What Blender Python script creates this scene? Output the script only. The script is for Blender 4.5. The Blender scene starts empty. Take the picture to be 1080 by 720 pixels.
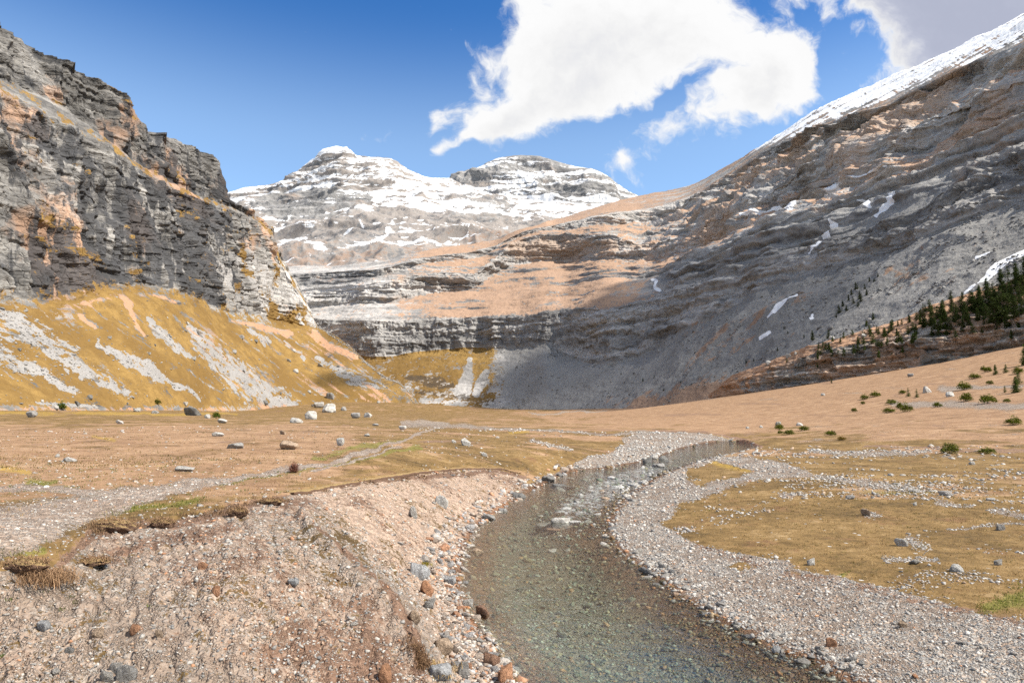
import bpy, bmesh, math, random
import numpy as np
from mathutils import Vector, Matrix
from mathutils.bvhtree import BVHTree

random.seed(7)
RNG = np.random.default_rng(11)
scene = bpy.context.scene
COL = scene.collection

# ------------------------------------------------------------------ camera
CAM_Z = 3.8
FPX = 720.0                      # focal length in photo pixels (24 mm)
HY = 440.0                       # photo row of the horizon
PITCH = math.atan((HY - 360.0) / FPX)
CP, SP = math.cos(PITCH), math.sin(PITCH)

def ray(px, py):
    """direction of the ray through a photo pixel, scaled to unit Y"""
    px = np.asarray(px, float); py = np.asarray(py, float)
    a = (px - 540.0) / FPX
    b = (360.0 - py) / FPX
    y = CP - b * SP
    return a / y, (SP + b * CP) / y          # X/Y, (Z-CAM_Z)/Y

def at_depth(px, py, D):
    a, e = ray(px, py)
    return np.stack([a * D, np.ones_like(a) * D, CAM_Z + e * D], -1)

def at_height(px, py, z):
    a, e = ray(px, py)
    D = (z - CAM_Z) / e
    return np.stack([a * D, np.ones_like(a) * D, np.ones_like(a) * z], -1)

def project(P):
    X, Y, Z = P[..., 0], P[..., 1], P[..., 2] - CAM_Z
    f = Y * CP + Z * SP
    u = -Y * SP + Z * CP
    f = np.where(f < 0.05, 0.05, f)
    return 540 + FPX * X / f, 360 - FPX * u / f

# ------------------------------------------------------------------ noise
def _hash(ix, iy, iz, seed):
    h = (ix.astype(np.uint32) * np.uint32(374761393) + iy.astype(np.uint32) * np.uint32(668265263)
         + iz.astype(np.uint32) * np.uint32(2147483647 - 58) + np.uint32((seed * 2654435761) & 0xffffffff))
    h ^= h >> np.uint32(13); h *= np.uint32(1274126177); h ^= h >> np.uint32(16)
    h *= np.uint32(2246822519); h ^= h >> np.uint32(13)
    return h

def rnd(ix, iy, iz, seed=0):
    return _hash(ix, iy, iz, seed).astype(np.float64) / 4294967295.0

_G = np.array([[1,1,0],[-1,1,0],[1,-1,0],[-1,-1,0],[1,0,1],[-1,0,1],[1,0,-1],[-1,0,-1],
               [0,1,1],[0,-1,1],[0,1,-1],[0,-1,-1],[1,1,0],[-1,1,0],[0,-1,1],[0,-1,-1]], float)

def noise(P, seed=0):
    P = np.asarray(P, float)
    F = np.floor(P); I = F.astype(np.int64); f = P - F
    u = f * f * f * (f * (f * 6 - 15) + 10)
    out = 0
    for dx in (0, 1):
        wx = u[..., 0] if dx else 1 - u[..., 0]
        for dy in (0, 1):
            wy = u[..., 1] if dy else 1 - u[..., 1]
            for dz in (0, 1):
                wz = u[..., 2] if dz else 1 - u[..., 2]
                g = _G[_hash(I[..., 0] + dx, I[..., 1] + dy, I[..., 2] + dz, seed) & np.uint32(15)]
                out = out + wx * wy * wz * (g[..., 0] * (f[..., 0] - dx) + g[..., 1] * (f[..., 1] - dy) + g[..., 2] * (f[..., 2] - dz))
    return out

def fbm(P, oct=5, gain=0.5, lac=2.03, seed=0):
    s, a, t = 0, 1.0, 0
    P = np.asarray(P, float)
    for i in range(oct):
        s = s + a * noise(P * lac ** i + 17.3 * i, seed + i); t += a; a *= gain
    return s / t * 1.6

def ridged(P, oct=5, gain=0.55, lac=2.05, seed=0):
    s, a, t = 0, 1.0, 0
    P = np.asarray(P, float)
    for i in range(oct):
        n = 1 - np.abs(noise(P * lac ** i + 9.1 * i, seed + i)) * 1.9
        s = s + a * n * n; t += a; a *= gain
    return s / t

def blocks(P, size, seed=0):
    """rectangular fractured blocks: a random offset for each jittered cell"""
    Q = np.asarray(P, float) / np.asarray(size, float)
    k = np.floor(Q[..., 2]); 
    ox = rnd(k.astype(np.int64), k.astype(np.int64) * 0, k.astype(np.int64) * 0 + 5, seed)
    ix = np.floor(Q[..., 0] + ox * 7); iy = np.floor(Q[..., 1] + ox * 13)
    return rnd(ix.astype(np.int64), iy.astype(np.int64), k.astype(np.int64), seed)

def sstep(a, b, x):
    t = np.clip((x - a) / (b - a), 0, 1)
    return t * t * (3 - 2 * t)

def interp(x, xs, ys):
    """monotone cubic through control points"""
    xs = np.asarray(xs, float); ys = np.asarray(ys, float); x = np.asarray(x, float)
    h = np.diff(xs); d = np.diff(ys) / h
    m = np.zeros_like(ys); m[0], m[-1] = d[0], d[-1]
    for i in range(1, len(xs) - 1):
        m[i] = 0 if d[i - 1] * d[i] <= 0 else 2 * d[i - 1] * d[i] / (d[i - 1] + d[i])
    k = np.clip(np.searchsorted(xs, x) - 1, 0, len(xs) - 2)
    t = np.clip((x - xs[k]) / h[k], 0, 1)
    return ((2*t**3 - 3*t**2 + 1) * ys[k] + (t**3 - 2*t**2 + t) * h[k] * m[k]
            + (-2*t**3 + 3*t**2) * ys[k + 1] + (t**3 - t**2) * h[k] * m[k + 1])

def seg_dist(X, Y, pts, width=None, closed=False):
    """distance to a polyline; with widths also distance / width"""
    pts = np.asarray(pts, float)
    n = len(pts); best = np.full(X.shape, 1e9); ratio = np.full(X.shape, 1e9)
    rng = range(n if closed else n - 1)
    for i in rng:
        a, b = pts[i], pts[(i + 1) % n]
        d = b[:2] - a[:2]; L = d @ d + 1e-9
        t = np.clip(((X - a[0]) * d[0] + (Y - a[1]) * d[1]) / L, 0, 1)
        dd = np.hypot(X - a[0] - t * d[0], Y - a[1] - t * d[1])
        best = np.minimum(best, dd)
        if width is not None:
            w = width[i] * (1 - t) + width[(i + 1) % n] * t
            ratio = np.minimum(ratio, dd / w)
    return (best, ratio) if width is not None else best

def inside(X, Y, pts):
    pts = np.asarray(pts, float); c = np.zeros(X.shape, bool); n = len(pts); j = n - 1
    for i in range(n):
        xi, yi, xj, yj = pts[i][0], pts[i][1], pts[j][0], pts[j][1]
        cond = ((yi > Y) != (yj > Y)) & (X < (xj - xi) * (Y - yi) / (yj - yi + 1e-12) + xi)
        c ^= cond; j = i
    return c

def poly_sd(X, Y, pts):
    d = seg_dist(X, Y, pts, closed=True)
    return np.where(inside(X, Y, pts), -d, d)

def stroke(X, Y, pts, w, soft=0.5, wob=.9):
    """1 inside a stroke of half-width w (number or list), falling off beyond"""
    if not hasattr(w, '__len__'): w = [w] * len(pts)
    _, r = seg_dist(X, Y, pts, w)
    return 1 - sstep(1 - soft, 1 + soft, r)

# ------------------------------------------------------------------ meshes
def mesh_from(name, V, F, mat=None, smooth=True, attrs=None):
    """V (n,3), F (m,3) or (m,4) index array"""
    me = bpy.data.meshes.new(name)
    V = np.asarray(V, np.float32); F = np.asarray(F, np.int32); k = F.shape[1]
    me.vertices.add(len(V)); me.vertices.foreach_set('co', V.ravel())
    me.loops.add(F.size); me.loops.foreach_set('vertex_index', F.ravel())
    me.polygons.add(len(F))
    me.polygons.foreach_set('loop_start', np.arange(0, F.size, k, dtype=np.int32))
    me.polygons.foreach_set('use_smooth', np.full(len(F), smooth))
    me.update(calc_edges=True)
    for an, arr in (attrs or {}).items():
        arr = np.asarray(arr, np.float32)
        if arr.ndim == 1:
            at = me.attributes.new(an, 'FLOAT', 'POINT'); at.data.foreach_set('value', arr)
        else:
            if arr.shape[1] == 3: arr = np.concatenate([arr, np.ones((len(arr), 1), np.float32)], 1)
            at = me.attributes.new(an, 'FLOAT_COLOR', 'POINT'); at.data.foreach_set('color', arr.ravel())
    if mat: me.materials.append(mat)
    return me

def link(name, me, parent=None, kind=None, label=None, cat=None, group=None, loc=None, rot=None, scale=None):
    o = bpy.data.objects.new(name, me); COL.objects.link(o)
    if parent is not None: o.parent = parent
    if kind: o['kind'] = kind
    if label: o['label'] = label
    if cat: o['category'] = cat
    if group: o['group'] = group
    if loc is not None: o.location = loc
    if rot is not None: o.rotation_euler = rot
    if scale is not None: o.scale = scale
    return o

def grid_faces(nu, nv):
    """vertex index = i*nv + j"""
    i, j = np.meshgrid(np.arange(nu - 1), np.arange(nv - 1), indexing='ij')
    a = (i * nv + j).ravel()
    return np.stack([a, a + nv, a + nv + 1, a + 1], 1)

def grid_normals(P):
    du = np.gradient(P, axis=0); dv = np.gradient(P, axis=1)
    n = np.cross(du, dv); n /= np.linalg.norm(n, axis=-1, keepdims=True) + 1e-12
    return n

# ------------------------------------------------------------------ node helper
class NT:
    def __init__(s, name):
        s.mat = bpy.data.materials.new(name); s.mat.use_nodes = True
        s.t = s.mat.node_tree; s.t.nodes.clear()
        s.out = s.n('ShaderNodeOutputMaterial')
    def n(s, typ, **kw):
        nd = s.t.nodes.new(typ)
        for k, v in kw.items(): setattr(nd, k, v)
        return nd
    def put(s, sock, v):
        if v is None: return
        if isinstance(v, bpy.types.NodeSocket): s.t.links.new(v, sock)
        elif isinstance(v, (tuple, list)) and sock.type == 'RGBA': sock.default_value = tuple(v) + ((1,) if len(v) == 3 else ())
        elif isinstance(v, (int, float)) and sock.type in ('RGBA',): sock.default_value = (v, v, v, 1)
        elif isinstance(v, (int, float)) and sock.type == 'VECTOR': sock.default_value = (v, v, v)
        else: sock.default_value = v
    def m(s, op, a, b=0.0, c=0.0, clamp=False):
        nd = s.n('ShaderNodeMath', operation=op); nd.use_clamp = clamp
        s.put(nd.inputs[0], a); s.put(nd.inputs[1], b); s.put(nd.inputs[2], c); return nd.outputs[0]
    def v(s, op, a, b=None):
        nd = s.n('ShaderNodeVectorMath', operation=op); s.put(nd.inputs[0], a); s.put(nd.inputs[1], b)
        return nd.outputs['Value'] if op in ('LENGTH', 'DOT_PRODUCT') else nd.outputs[0]
    def pos(s): return s.n('ShaderNodeTexCoord').outputs['Object']
    def noise(s, vec, scale=1.0, detail=5.0, rough=0.55, dist=0.0, col=False):
        nd = s.n('ShaderNodeTexNoise'); s.put(nd.inputs['Vector'], vec)
        nd.inputs['Scale'].default_value = scale; nd.inputs['Detail'].default_value = detail
        nd.inputs['Roughness'].default_value = rough; nd.inputs['Distortion'].default_value = dist
        return nd.outputs['Color' if col else 'Fac']
    def vor(s, vec, scale=1.0, feature='F1', out='Distance', rnd=1.0):
        nd = s.n('ShaderNodeTexVoronoi', feature=feature); s.put(nd.inputs['Vector'], vec)
        nd.inputs['Scale'].default_value = scale; nd.inputs['Randomness'].default_value = rnd
        return nd.outputs[out]
    def mix(s, f, a, b, blend='MIX'):
        nd = s.n('ShaderNodeMix', data_type='RGBA', blend_type=blend)
        s.put(nd.inputs[0], f); s.put(nd.inputs[6], a); s.put(nd.inputs[7], b); return nd.outputs[2]
    def ramp(s, f, stops, interp='LINEAR'):
        nd = s.n('ShaderNodeValToRGB'); cr = nd.color_ramp; cr.interpolation = interp
        while len(cr.elements) < len(stops): cr.elements.new(0.5)
        for e, (p, c) in zip(cr.elements, stops):
            e.position = p; e.color = (tuple(c) if hasattr(c, '__len__') else (c, c, c)) + (1,)
        s.put(nd.inputs[0], f); return nd.outputs[0]
    def rng(s, x, a, b, c=0.0, d=1.0, smooth=True):
        nd = s.n('ShaderNodeMapRange'); nd.interpolation_type = 'SMOOTHSTEP' if smooth else 'LINEAR'
        s.put(nd.inputs[0], x); s.put(nd.inputs[1], a); s.put(nd.inputs[2], b); s.put(nd.inputs[3], c); s.put(nd.inputs[4], d)
        return nd.outputs[0]
    def attr(s, name):
        nd = s.n('ShaderNodeAttribute'); nd.attribute_name = name; return nd
    def sep(s, c):
        nd = s.n('ShaderNodeSeparateColor'); s.put(nd.inputs[0], c); return nd.outputs
    def sepv(s, c):
        nd = s.n('ShaderNodeSeparateXYZ'); s.put(nd.inputs[0], c); return nd.outputs
    def bump(s, h, dist=1.0, strength=1.0, normal=None):
        nd = s.n('ShaderNodeBump'); nd.inputs['Strength'].default_value = strength; nd.inputs['Distance'].default_value = dist
        s.put(nd.inputs['Height'], h); s.put(nd.inputs['Normal'], normal); return nd.outputs[0]
    def bsdf(s, color, rough=0.9, normal=None, spec=0.2, **kw):
        nd = s.n('ShaderNodeBsdfPrincipled'); s.put(nd.inputs['Base Color'], color); s.put(nd.inputs['Roughness'], rough)
        s.put(nd.inputs['Normal'], normal); s.put(nd.inputs['Specular IOR Level'], spec)
        for k, v in kw.items(): s.put(nd.inputs[k.replace('_', ' ')], v)
        return nd.outputs[0]
    def surf(s, sh): s.t.links.new(sh, s.out.inputs['Surface']); return s.mat

# ------------------------------------------------------------------ materials of the mountains
def mountain_material(name, S=1.0, grey=((.072, .071, .072), (.145, .140, .134), (.26, .25, .236)), warm=(.36, .235, .165), warm_amt=0.5,
                      veg=((.148, .090, .029), (.268, .170, .057)), scree=((.185, .178, .172), (.29, .28, .27)), earth=(.36, .215, .135), bump=1.0,
                      snow_tilt=(0.0, 0.0)):
    """mA = (veg, scree, snow, stain)   mB = (earth, warm, cliff, dark)"""
    k = NT(name); P = k.pos()
    Ps = k.v('MULTIPLY', P, (S, S, S))
    A = k.attr('mA'); B = k.attr('mB')
    a = k.sep(A.outputs['Color']); b = k.sep(B.outputs['Color'])
    n_big = k.noise(Ps, 0.02, 5, 0.6)
    n_mid = k.noise(Ps, 0.11, 6, 0.62)
    n_fine = k.noise(Ps, 0.55, 5, 0.65)
    warp = k.v('ADD', Ps, k.v('MULTIPLY', k.v('SUBTRACT', k.noise(Ps, 0.03, 3, 0.5, col=True), (.5, .5, .5)), (14, 14, 14)))
    strat = k.noise(k.v('MULTIPLY', warp, (.012, .012, .30)), 1.0, 5, 0.65)
    strk = k.noise(k.v('MULTIPLY', warp, (.085, .085, .006)), 1.0, 6, .62)
    beds = k.noise(k.v('MULTIPLY', warp, (.005, .005, .075)), 1.0, 3, .55)
    tone = k.m('ADD', k.m('ADD', k.m('MULTIPLY', strat, .38), k.m('MULTIPLY', beds, .32)), k.m('ADD', k.m('MULTIPLY', n_mid, .22), k.m('MULTIPLY', n_fine, .18)))
    rock = k.ramp(tone, [(.43, tuple(c * .8 for c in grey[0])), (.53, grey[1]), (.63, tuple(c * 1.12 for c in grey[2]))])
    wf = k.rng(k.m('ADD', k.m('ADD', k.m('MULTIPLY', n_big, 1.0), k.m('MULTIPLY', n_mid, .8)), k.m('MULTIPLY', k.m('SUBTRACT', b[1], .5), 1.1)), .95, 1.25, 0, warm_amt)
    rock = k.mix(wf, rock, k.mix(n_fine, tuple(c * .72 for c in warm), tuple(min(1, c * 1.25) for c in warm)))
    # dark water stains running down the walls
    stf = k.rng(k.m('ADD', strk, k.m('MULTIPLY', k.m('SUBTRACT', A.outputs['Alpha'], .5), .55)), .49, .57, 0, .92)
    stf = k.m('MULTIPLY', stf, k.rng(A.outputs['Alpha'], .02, .3))
    rock = k.mix(stf, rock, k.mix(n_mid, (.035, .036, .04), (.075, .076, .08)))
    # cracks and ledge seams
    crack = k.vor(k.v('MULTIPLY', warp, (.16, .16, .24)), 1.0, 'DISTANCE_TO_EDGE', 'Distance')
    crf = k.m('MULTIPLY', k.rng(crack, 0.0, .03, .35, 0), b[2])
    rock = k.mix(k.m('MULTIPLY', crf, k.rng(n_mid, .42, .6)), rock, (.07, .065, .06))
    # loose rock
    sc_n = k.noise(Ps, 1.3, 4, 0.7)
    sc_s = k.noise(Ps, 0.05, 5, 0.6)
    scr = k.mix(k.rng(k.m('ADD', k.m('MULTIPLY', sc_n, .6), k.m('MULTIPLY', sc_s, .5)), .35, .75), scree[0], scree[1])
    scr = k.mix(k.rng(k.noise(Ps, 2.6, 2, .6), .60, .70), scr, tuple(min(1, c * 1.5) for c in scree[1]))
    edge = k.m('ADD', k.m('MULTIPLY', k.m('SUBTRACT', n_mid, .5), 1.5), k.m('MULTIPLY', k.m('SUBTRACT', n_fine, .5), 1.2))
    fs = k.rng(k.m('ADD', a[1], edge), .42, .56)
    col = k.mix(fs, rock, scr)
    # bare earth and dead grass
    ecol = k.mix(k.m('MULTIPLY', k.m('ADD', sc_n, n_mid), .5), tuple(c * .74 for c in earth), tuple(min(1, c * 1.22) for c in earth))
    fe = k.rng(k.m('ADD', b[0], edge), .40, .62)
    col = k.mix(fe, col, ecol)
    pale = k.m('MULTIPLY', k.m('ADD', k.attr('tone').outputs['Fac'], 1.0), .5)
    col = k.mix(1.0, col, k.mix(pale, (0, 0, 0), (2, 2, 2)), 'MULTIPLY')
    # grass
    vcol = k.mix(k.rng(k.m('ADD', k.m('MULTIPLY', n_mid, .6), k.m('MULTIPLY', sc_n, .4)), .35, .65), veg[0], veg[1])
    vcol = k.mix(k.rng(k.noise(Ps, 1.1, 5, .75), .54, .66, 0, .6), vcol, tuple(c * .55 for c in veg[0]))
    vcol = k.mix(k.rng(k.noise(Ps, .018, 5, .65), .42, .60), vcol, k.mix(n_fine, tuple(c * .7 for c in veg[0]), (veg[1][0] * .78, veg[1][1] * .74, veg[1][2] * .7)))
    fv = k.rng(k.m('ADD', a[0], edge), .42, .58)
    col = k.mix(fv, col, vcol)
    # dark broken ground / low juniper mats
    fd = k.rng(k.m('ADD', B.outputs['Alpha'], k.m('MULTIPLY', edge, 1.3)), .45, .6, 0, .8)
    col = k.mix(fd, col, (.055, .045, .036))
    # snow, lying in bands on the ledges
    sv = k.v('MULTIPLY', warp, (.006, .006, .085))
    band = k.noise(k.v('ADD', sv, (3.1, 7.7, 1.3)), 1.0, 5, 0.62)
    fsn = k.rng(k.m('ADD', k.m('ADD', a[2], k.m('MULTIPLY', k.m('SUBTRACT', band, .5), 2.6)), k.m('MULTIPLY', edge, .45)), .46, .56)
    fsn = k.m('MULTIPLY', fsn, k.rng(a[2], .02, .1))
    col = k.mix(fsn, col, (.70, .71, .73))
    h = k.m('ADD', k.m('MULTIPLY', n_fine, .55), k.m('ADD', k.m('MULTIPLY', sc_n, .22), k.m('MULTIPLY', k.m('MULTIPLY', k.rng(crack, 0, .1), b[2]), .4)))
    h = k.m('ADD', h, k.m('MULTIPLY', k.m('MULTIPLY', strat, k.m('ADD', .15, b[2])), .8))
    h = k.m('MULTIPLY', h, k.m('SUBTRACT', 1.0, k.m('MULTIPLY', fsn, .8)))
    nrm = k.bump(h, 1.1 * bump / S, .8)
    return k.surf(k.bsdf(col, .92, nrm, .15))

# ------------------------------------------------------------------ lofted mountain faces
def climb(px, py0, D0, segs):
    """walk a column upward: each segment is (py, slope in degrees, downhill azimuth (x, y)); returns depth at every break"""
    out = [D0]; D = D0; py = py0
    for (py2, dip, az) in segs:
        a, e1 = ray(px, py); _, e2 = ray(px, py2)
        z1 = e1 * D
        g = math.tan(math.radians(dip)) * -(az[0] * a + az[1]) / math.hypot(*az)
        t = (e2 * D - z1) / (g - e2) if g > e2 + 0.02 else 1e9
        D2 = min(D + max(t, 0.4), D * 1.34)
        out.append(float(D2)); D = D2; py = py2
    return out

def loft(stations, nu, rows_n, x0, x1, back=True, drop=10):
    """stations: list of (px, [py...], [D...]); returns P (nu,nv,3) undisplaced, row coordinate (nv)"""
    pxs = [s[0] for s in stations]; nr = len(stations[0][1])
    u = np.linspace(x0, x1, nu)
    py = np.stack([interp(u, pxs, [s[1][r] for s in stations]) for r in range(nr)], 1)
    D = np.exp(np.stack([interp(u, pxs, [math.log(s[2][r]) for s in stations]) for r in range(nr)], 1))
    pts = at_depth(u[:, None] * np.ones((1, nr)), py, D)
    low = pts[:, :1].copy(); low[..., :2] *= .985; low[..., 2] -= drop
    pts = np.concatenate([low, pts], 1)
    if back:
        b1 = pts[:, -1:].copy(); d = b1[..., 1:2] * .05; b1 = b1 * np.array([1.05, 1.05, 1]); b1[..., 2] -= 0.7 * d[..., 0]
        b2 = pts[:, -1:].copy() * np.array([1.25, 1.25, 1]); b2[..., 2] -= .22 * pts[:, -1:, 1]
        pts = np.concatenate([pts, b1, b2], 1); rows_n = list(rows_n) + [8, 10]
    rows_n = [4] + list(rows_n)
    R = []; V = []
    for r, n in enumerate(rows_n):
        t = np.arange(n) / n
        for tt in t: R.append(r - 1 + tt)
    R.append(len(rows_n) - 1)
    R = np.array(R)
    k = np.clip(np.floor(R + 1).astype(int), 0, pts.shape[1] - 2); t = (R + 1 - k)[None, :, None]
    P = pts[:, k] * (1 - t) + pts[:, k + 1] * t
    return P, R, u

def rowval(R, vals):
    """value per row segment (constant within a segment, softened at the breaks)"""
    vals = np.asarray(vals, float)
    c = np.arange(len(vals)) + .5
    k = np.clip(np.floor(R), 0, len(vals) - 1).astype(int)
    f = R - k
    v = vals[k]
    prev = vals[np.clip(k - 1, 0, None)]; nxt = vals[np.clip(k + 1, None, len(vals) - 1)]
    w = .14
    v = np.where(f < w, v + (prev - v) * .5 * (1 - f / w), v)
    v = np.where(f > 1 - w, v + (nxt - v) * .5 * ((f - 1 + w) / w), v)
    return v

def cliff_displace(P, N, cliff, amp=1.0, sc=1.0, seed=0, tilt=(0, 0), soft=0.35, strata=1.0, ribs=1.0):
    """cliff: (nu,nv) weight of rock wall; the rest gets gentle relief"""
    Q = P / sc
    W = np.stack([fbm(Q / 55, 3, seed=seed + 1), fbm(Q / 55 + 40, 3, seed=seed + 2), fbm(Q / 70 + 80, 3, seed=seed + 3)], -1)
    Qw = Q + W * 7
    zt = Qw[..., 2] + tilt[0] * Q[..., 0] + tilt[1] * Q[..., 1]
    B = np.stack([Qw[..., 0], Qw[..., 1], zt], -1)
    but = ridged(np.stack([Qw[..., 0] / 42, Qw[..., 1] / 42, zt / 210], -1), 4, seed=seed + 5) - .5
    but2 = ridged(np.stack([Qw[..., 0] / 15, Qw[..., 1] / 15, zt / 60], -1), 3, seed=seed + 9) - .5
    lay = noise(np.stack([Q[..., 0] / 130, Q[..., 1] / 130, zt / 9], -1), seed + 13) + .6 * noise(np.stack([Q[..., 0] / 60, Q[..., 1] / 60, zt / 3.6], -1), seed + 14)
    lay = np.tanh(lay * 3.2) * (.25 + .9 * sstep(-.25, .45, noise(Q / 48 + 5, seed + 15)))
    bl = blocks(B, (11, 11, 7), seed + 20) - .5
    bl2 = blocks(B * 1.0 + 3, (5, 5, 3.2), seed + 21) - .5
    f = fbm(Qw / 7, 4, .55, seed=seed + 25)
    d = (but * 15 + but2 * 4.5) * ribs + lay * 1.5 * strata + bl * 2.8 + bl2 * .9 + f * 1.5
    g = fbm(Q / 38, 5, .5, seed=seed + 31) * 5 + fbm(Q / 5, 3, .6, seed=seed + 37) * .9
    H = N.copy(); H[..., 2] *= .35; H /= np.linalg.norm(H, axis=-1, keepdims=True) + 1e-9
    return P + (H * (d * cliff)[..., None] + N * (g * (1 - cliff) * soft)[..., None]) * amp * sc, bl, lay

def smooth_u(P, k):
    return P

def crest_normals(N, R, top):
    """at the crest use the normal of the face just below it"""
    i = int(np.flatnonzero(R >= top)[0]); N[:, i - 1:] = N[:, i - 3:i - 2]; return N
def carry(P, Q, R, top):
    """the ground behind a crest follows the crest"""
    i = int(np.flatnonzero(R >= top)[0])
    Q[:, i + 1:] = P[:, i + 1:] + (Q[:, i:i + 1] - P[:, i:i + 1])
    return Q
def terraces(z, h, cut, seed, Q, ragged=.35):
    """cliff-and-ledge profile: -1 at the foot of a step, +1 at its brink"""
    zz = z / h + ragged * fbm(Q / (h * 4.5), 3, seed=seed)
    kk = np.floor(zz); t = zz - kk
    up = rnd(kk.astype(np.int64), kk.astype(np.int64) * 0, kk.astype(np.int64) * 0, seed)
    c = cut * (.75 + .5 * up)
    return np.where(t < c, -1 + 2 * t / c, 1 - 2 * (t - c) / (1 - c)) * (.5 + .7 * up)
LOFTS = []
def add_loft(name, P, mat, mA, mB, label=None, flip=False, tone=None):
    nu, nv = P.shape[:2]
    F = grid_faces(nu, nv)
    if flip: F = F[:, ::-1]
    V = P.reshape(-1, 3)
    me = mesh_from(name, V, F, mat, True, {'mA': mA.reshape(-1, 4), 'mB': mB.reshape(-1, 4), 'tone': (np.zeros(len(V)) if tone is None else tone.ravel())})
    o = link(name, me, kind='structure', label=label)
    LOFTS.append((V, F))
    return o

def stack4(*a): return np.stack([np.clip(x, 0, 1) * np.ones(a[0].shape) for x in a], -1)
#@@MOUNTAINS
# ------------------------------------------------------------------ left wall with its grass slope
M_LEFT = mountain_material('limestone_wall', 1.0, warm=(.36, .225, .15), warm_amt=.8)
def warp2(X, Y, a=1.0):
    Z = 0 * X
    return (X + a * (7 * fbm(np.stack([X / 34, Y / 24, Z], -1), 5, .6, seed=801)), Y + a * (5 * fbm(np.stack([X / 30, Y / 20, Z + 7], -1), 5, .6, seed=802)))
SLOPES = []
def build_left():
    st = []
    T = [ # px, base, toe, mid, top of main wall, ledge, ridge, azimuth, base depth
        (-160, 434, 336, 190, 18, -6, -150, (1, -.05), 222),
        (-80, 434, 325, 198, 66, 48, -48, (1, -.05), 248),
        (0, 433, 316, 205, 100, 82, 20, (1, -.1), 281),
        (50, 433, 318, 214, 122, 104, 55, (1, -.12), 310),
        (80, 433, 312, 220, 136, 122, 70, (1, -.15), 330),
        (118, 433, 303, 232, 158, 150, 94, (1, -.18), 360),
        (143, 433, 301, 240, 177, 170, 116, (1, -.2), 384),
        (151, 433, 300, 243, 182, 176, 131, (1, -.2), 392),
        (195, 433, 310, 258, 203, 198, 150, (1, -.25), 440),
        (229, 433, 325, 270, 217, 213, 171, (1, -.3), 488),
        (236, 433, 328, 273, 220, 216, 206, (1, -.3), 500),
        (270, 434, 333, 283, 234, 230, 226, (1, -.4), 560),
        (287, 433, 337, 290, 250, 246, 242, (1, -.5), 600),
        (294, 433, 339, 296, 270, 264, 260, (1, -.55), 615),
        (308, 431, 342, 312, 298, 291, 287, (1, -.7), 645),
        (322, 429, 344, 332, 322, 317, 313, (.95, -.75), 665),
        (335, 428, 347, 346.3, 345.6, 345, 344.4, (.9, -.8), 685),
        (355, 424, 358, 357, 356, 355, 354, (.8, -.9), 700),
        (381, 421, 379, 378, 377.3, 376.6, 376, (.7, -1), 715),
        (404, 418, 397, 396.4, 396, 395.6, 395, (.7, -1), 730),
        (425, 418, 408, 407.6, 407.3, 407, 406.6, (.6, -1), 735),
        (445, 431, 430, 429.8, 429.6, 429.4, 429, (.5, -1), 735)]
    for (px, b, t, m, w, l, r, az, D0) in T:
        dips = (33, 77, 74, 50, 76) if px < 330 else (33, 34, 34, 34, 34)
        D = climb(px, b, D0, [(y, d, az) for y, d in zip((t, m, w, l, r), dips)])
        st.append((px, [b, t, m, w, l, r], D))
    P, R, u = loft(st, 760, [170, 130, 130, 24, 110], -160, 445)
    N = crest_normals(grid_normals(P), R, 5)
    X, Y = project(P)
    cl = rowval(R, [0, .06, 1, 1, .25, 1, .6, .6])[None, :] * np.ones(X.shape)
    cl = rowval(R + 1, [0, .05, 1, 1, .3, 1, 1, 1])[None, :] * np.ones(X.shape)
    fade = 1 - .75 * sstep(285, 380, X)
    cl = cl * (.35 + .65 * fade) * (1 - .6 * sstep(300, 340, X)) * (1 - sstep(322, 334, X))
    Q, bl, lay = cliff_displace(P, N, cl, 1.0, 1.0, 3, soft=.5)
    Q = carry(P, Q, R, 5)
    # overhanging foot: the wall is hollowed out a little above its toe
    nz = fbm(P / 60, 4, seed=77); nz2 = fbm(P / 16, 3, seed=78)
    wall = sstep(.3, .8, cl)
    talus = 1 - sstep(.1, .3, cl)
    veg = rowval(R + 1, [.9, .86, .12, .05, .55, .08, 0, 0])[None, :] + .22 * nz
    veg = veg - .6 * sstep(1.9, 2.2, R[None, :]) * sstep(-.15, .25, nz2 - .25 * (X > 215))
    veg = np.where((X > 333) & (R[None, :] > .9), .8 + .22 * nz, veg)
    veg = veg + wall * (.30 * (lay > .4) * (nz > .0))
    late = sstep(245, 300, X) * wall
    rub = sstep(205, 250, X) * sstep(258, 276, Y - np.clip(X - 270, -90, 30) * .5 + 0 * X) * sstep(.9, 1.1, R[None, :])
    veg = veg + rub * (.30 + .8 * nz)
    scr = np.zeros(X.shape)
    wx, wy = warp2(X, Y)
    for pts, w in [([(-60, 310), (0, 338), (22, 346), (55, 369), (89, 391), (133, 415)], [18, 18, 16, 12, 8, 5]),
                   ([(-60, 350), (0, 374), (33, 389), (78, 411)], [11, 9, 7, 4]),
                   ([(107, 362), (144, 383), (164, 396), (189, 409)], [5, 11, 8, 3]),
                   ([(160, 336), (178, 360), (200, 374)], [3, 6, 4]),
                   ([(199, 344), (218, 367), (240, 386), (262, 404), (285, 422), (305, 433)], [4, 11, 16, 18, 19, 13]),
                   ([(298, 360), (322, 378)], [2, 3]), ([(338, 377), (359, 391), (381, 403), (399, 410)], [2, 8, 9, 4]),
                   ([(376, 391), (393, 399), (408, 408)], [1.3, 2, 1.3]), ([(38, 338), (52, 344)], [2, 2]), ([(60, 356), (80, 366)], [2, 4]),
                   ([(210, 420), (190, 405), (170, 400)], [3, 3, 1]), ([(262, 348), (280, 362)], [3, 5]), ([(40, 425), (70, 428), (110, 430)], [2, 2, 2])]:
        scr = np.maximum(scr, stroke(wx, wy, pts, w, .95))
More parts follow.
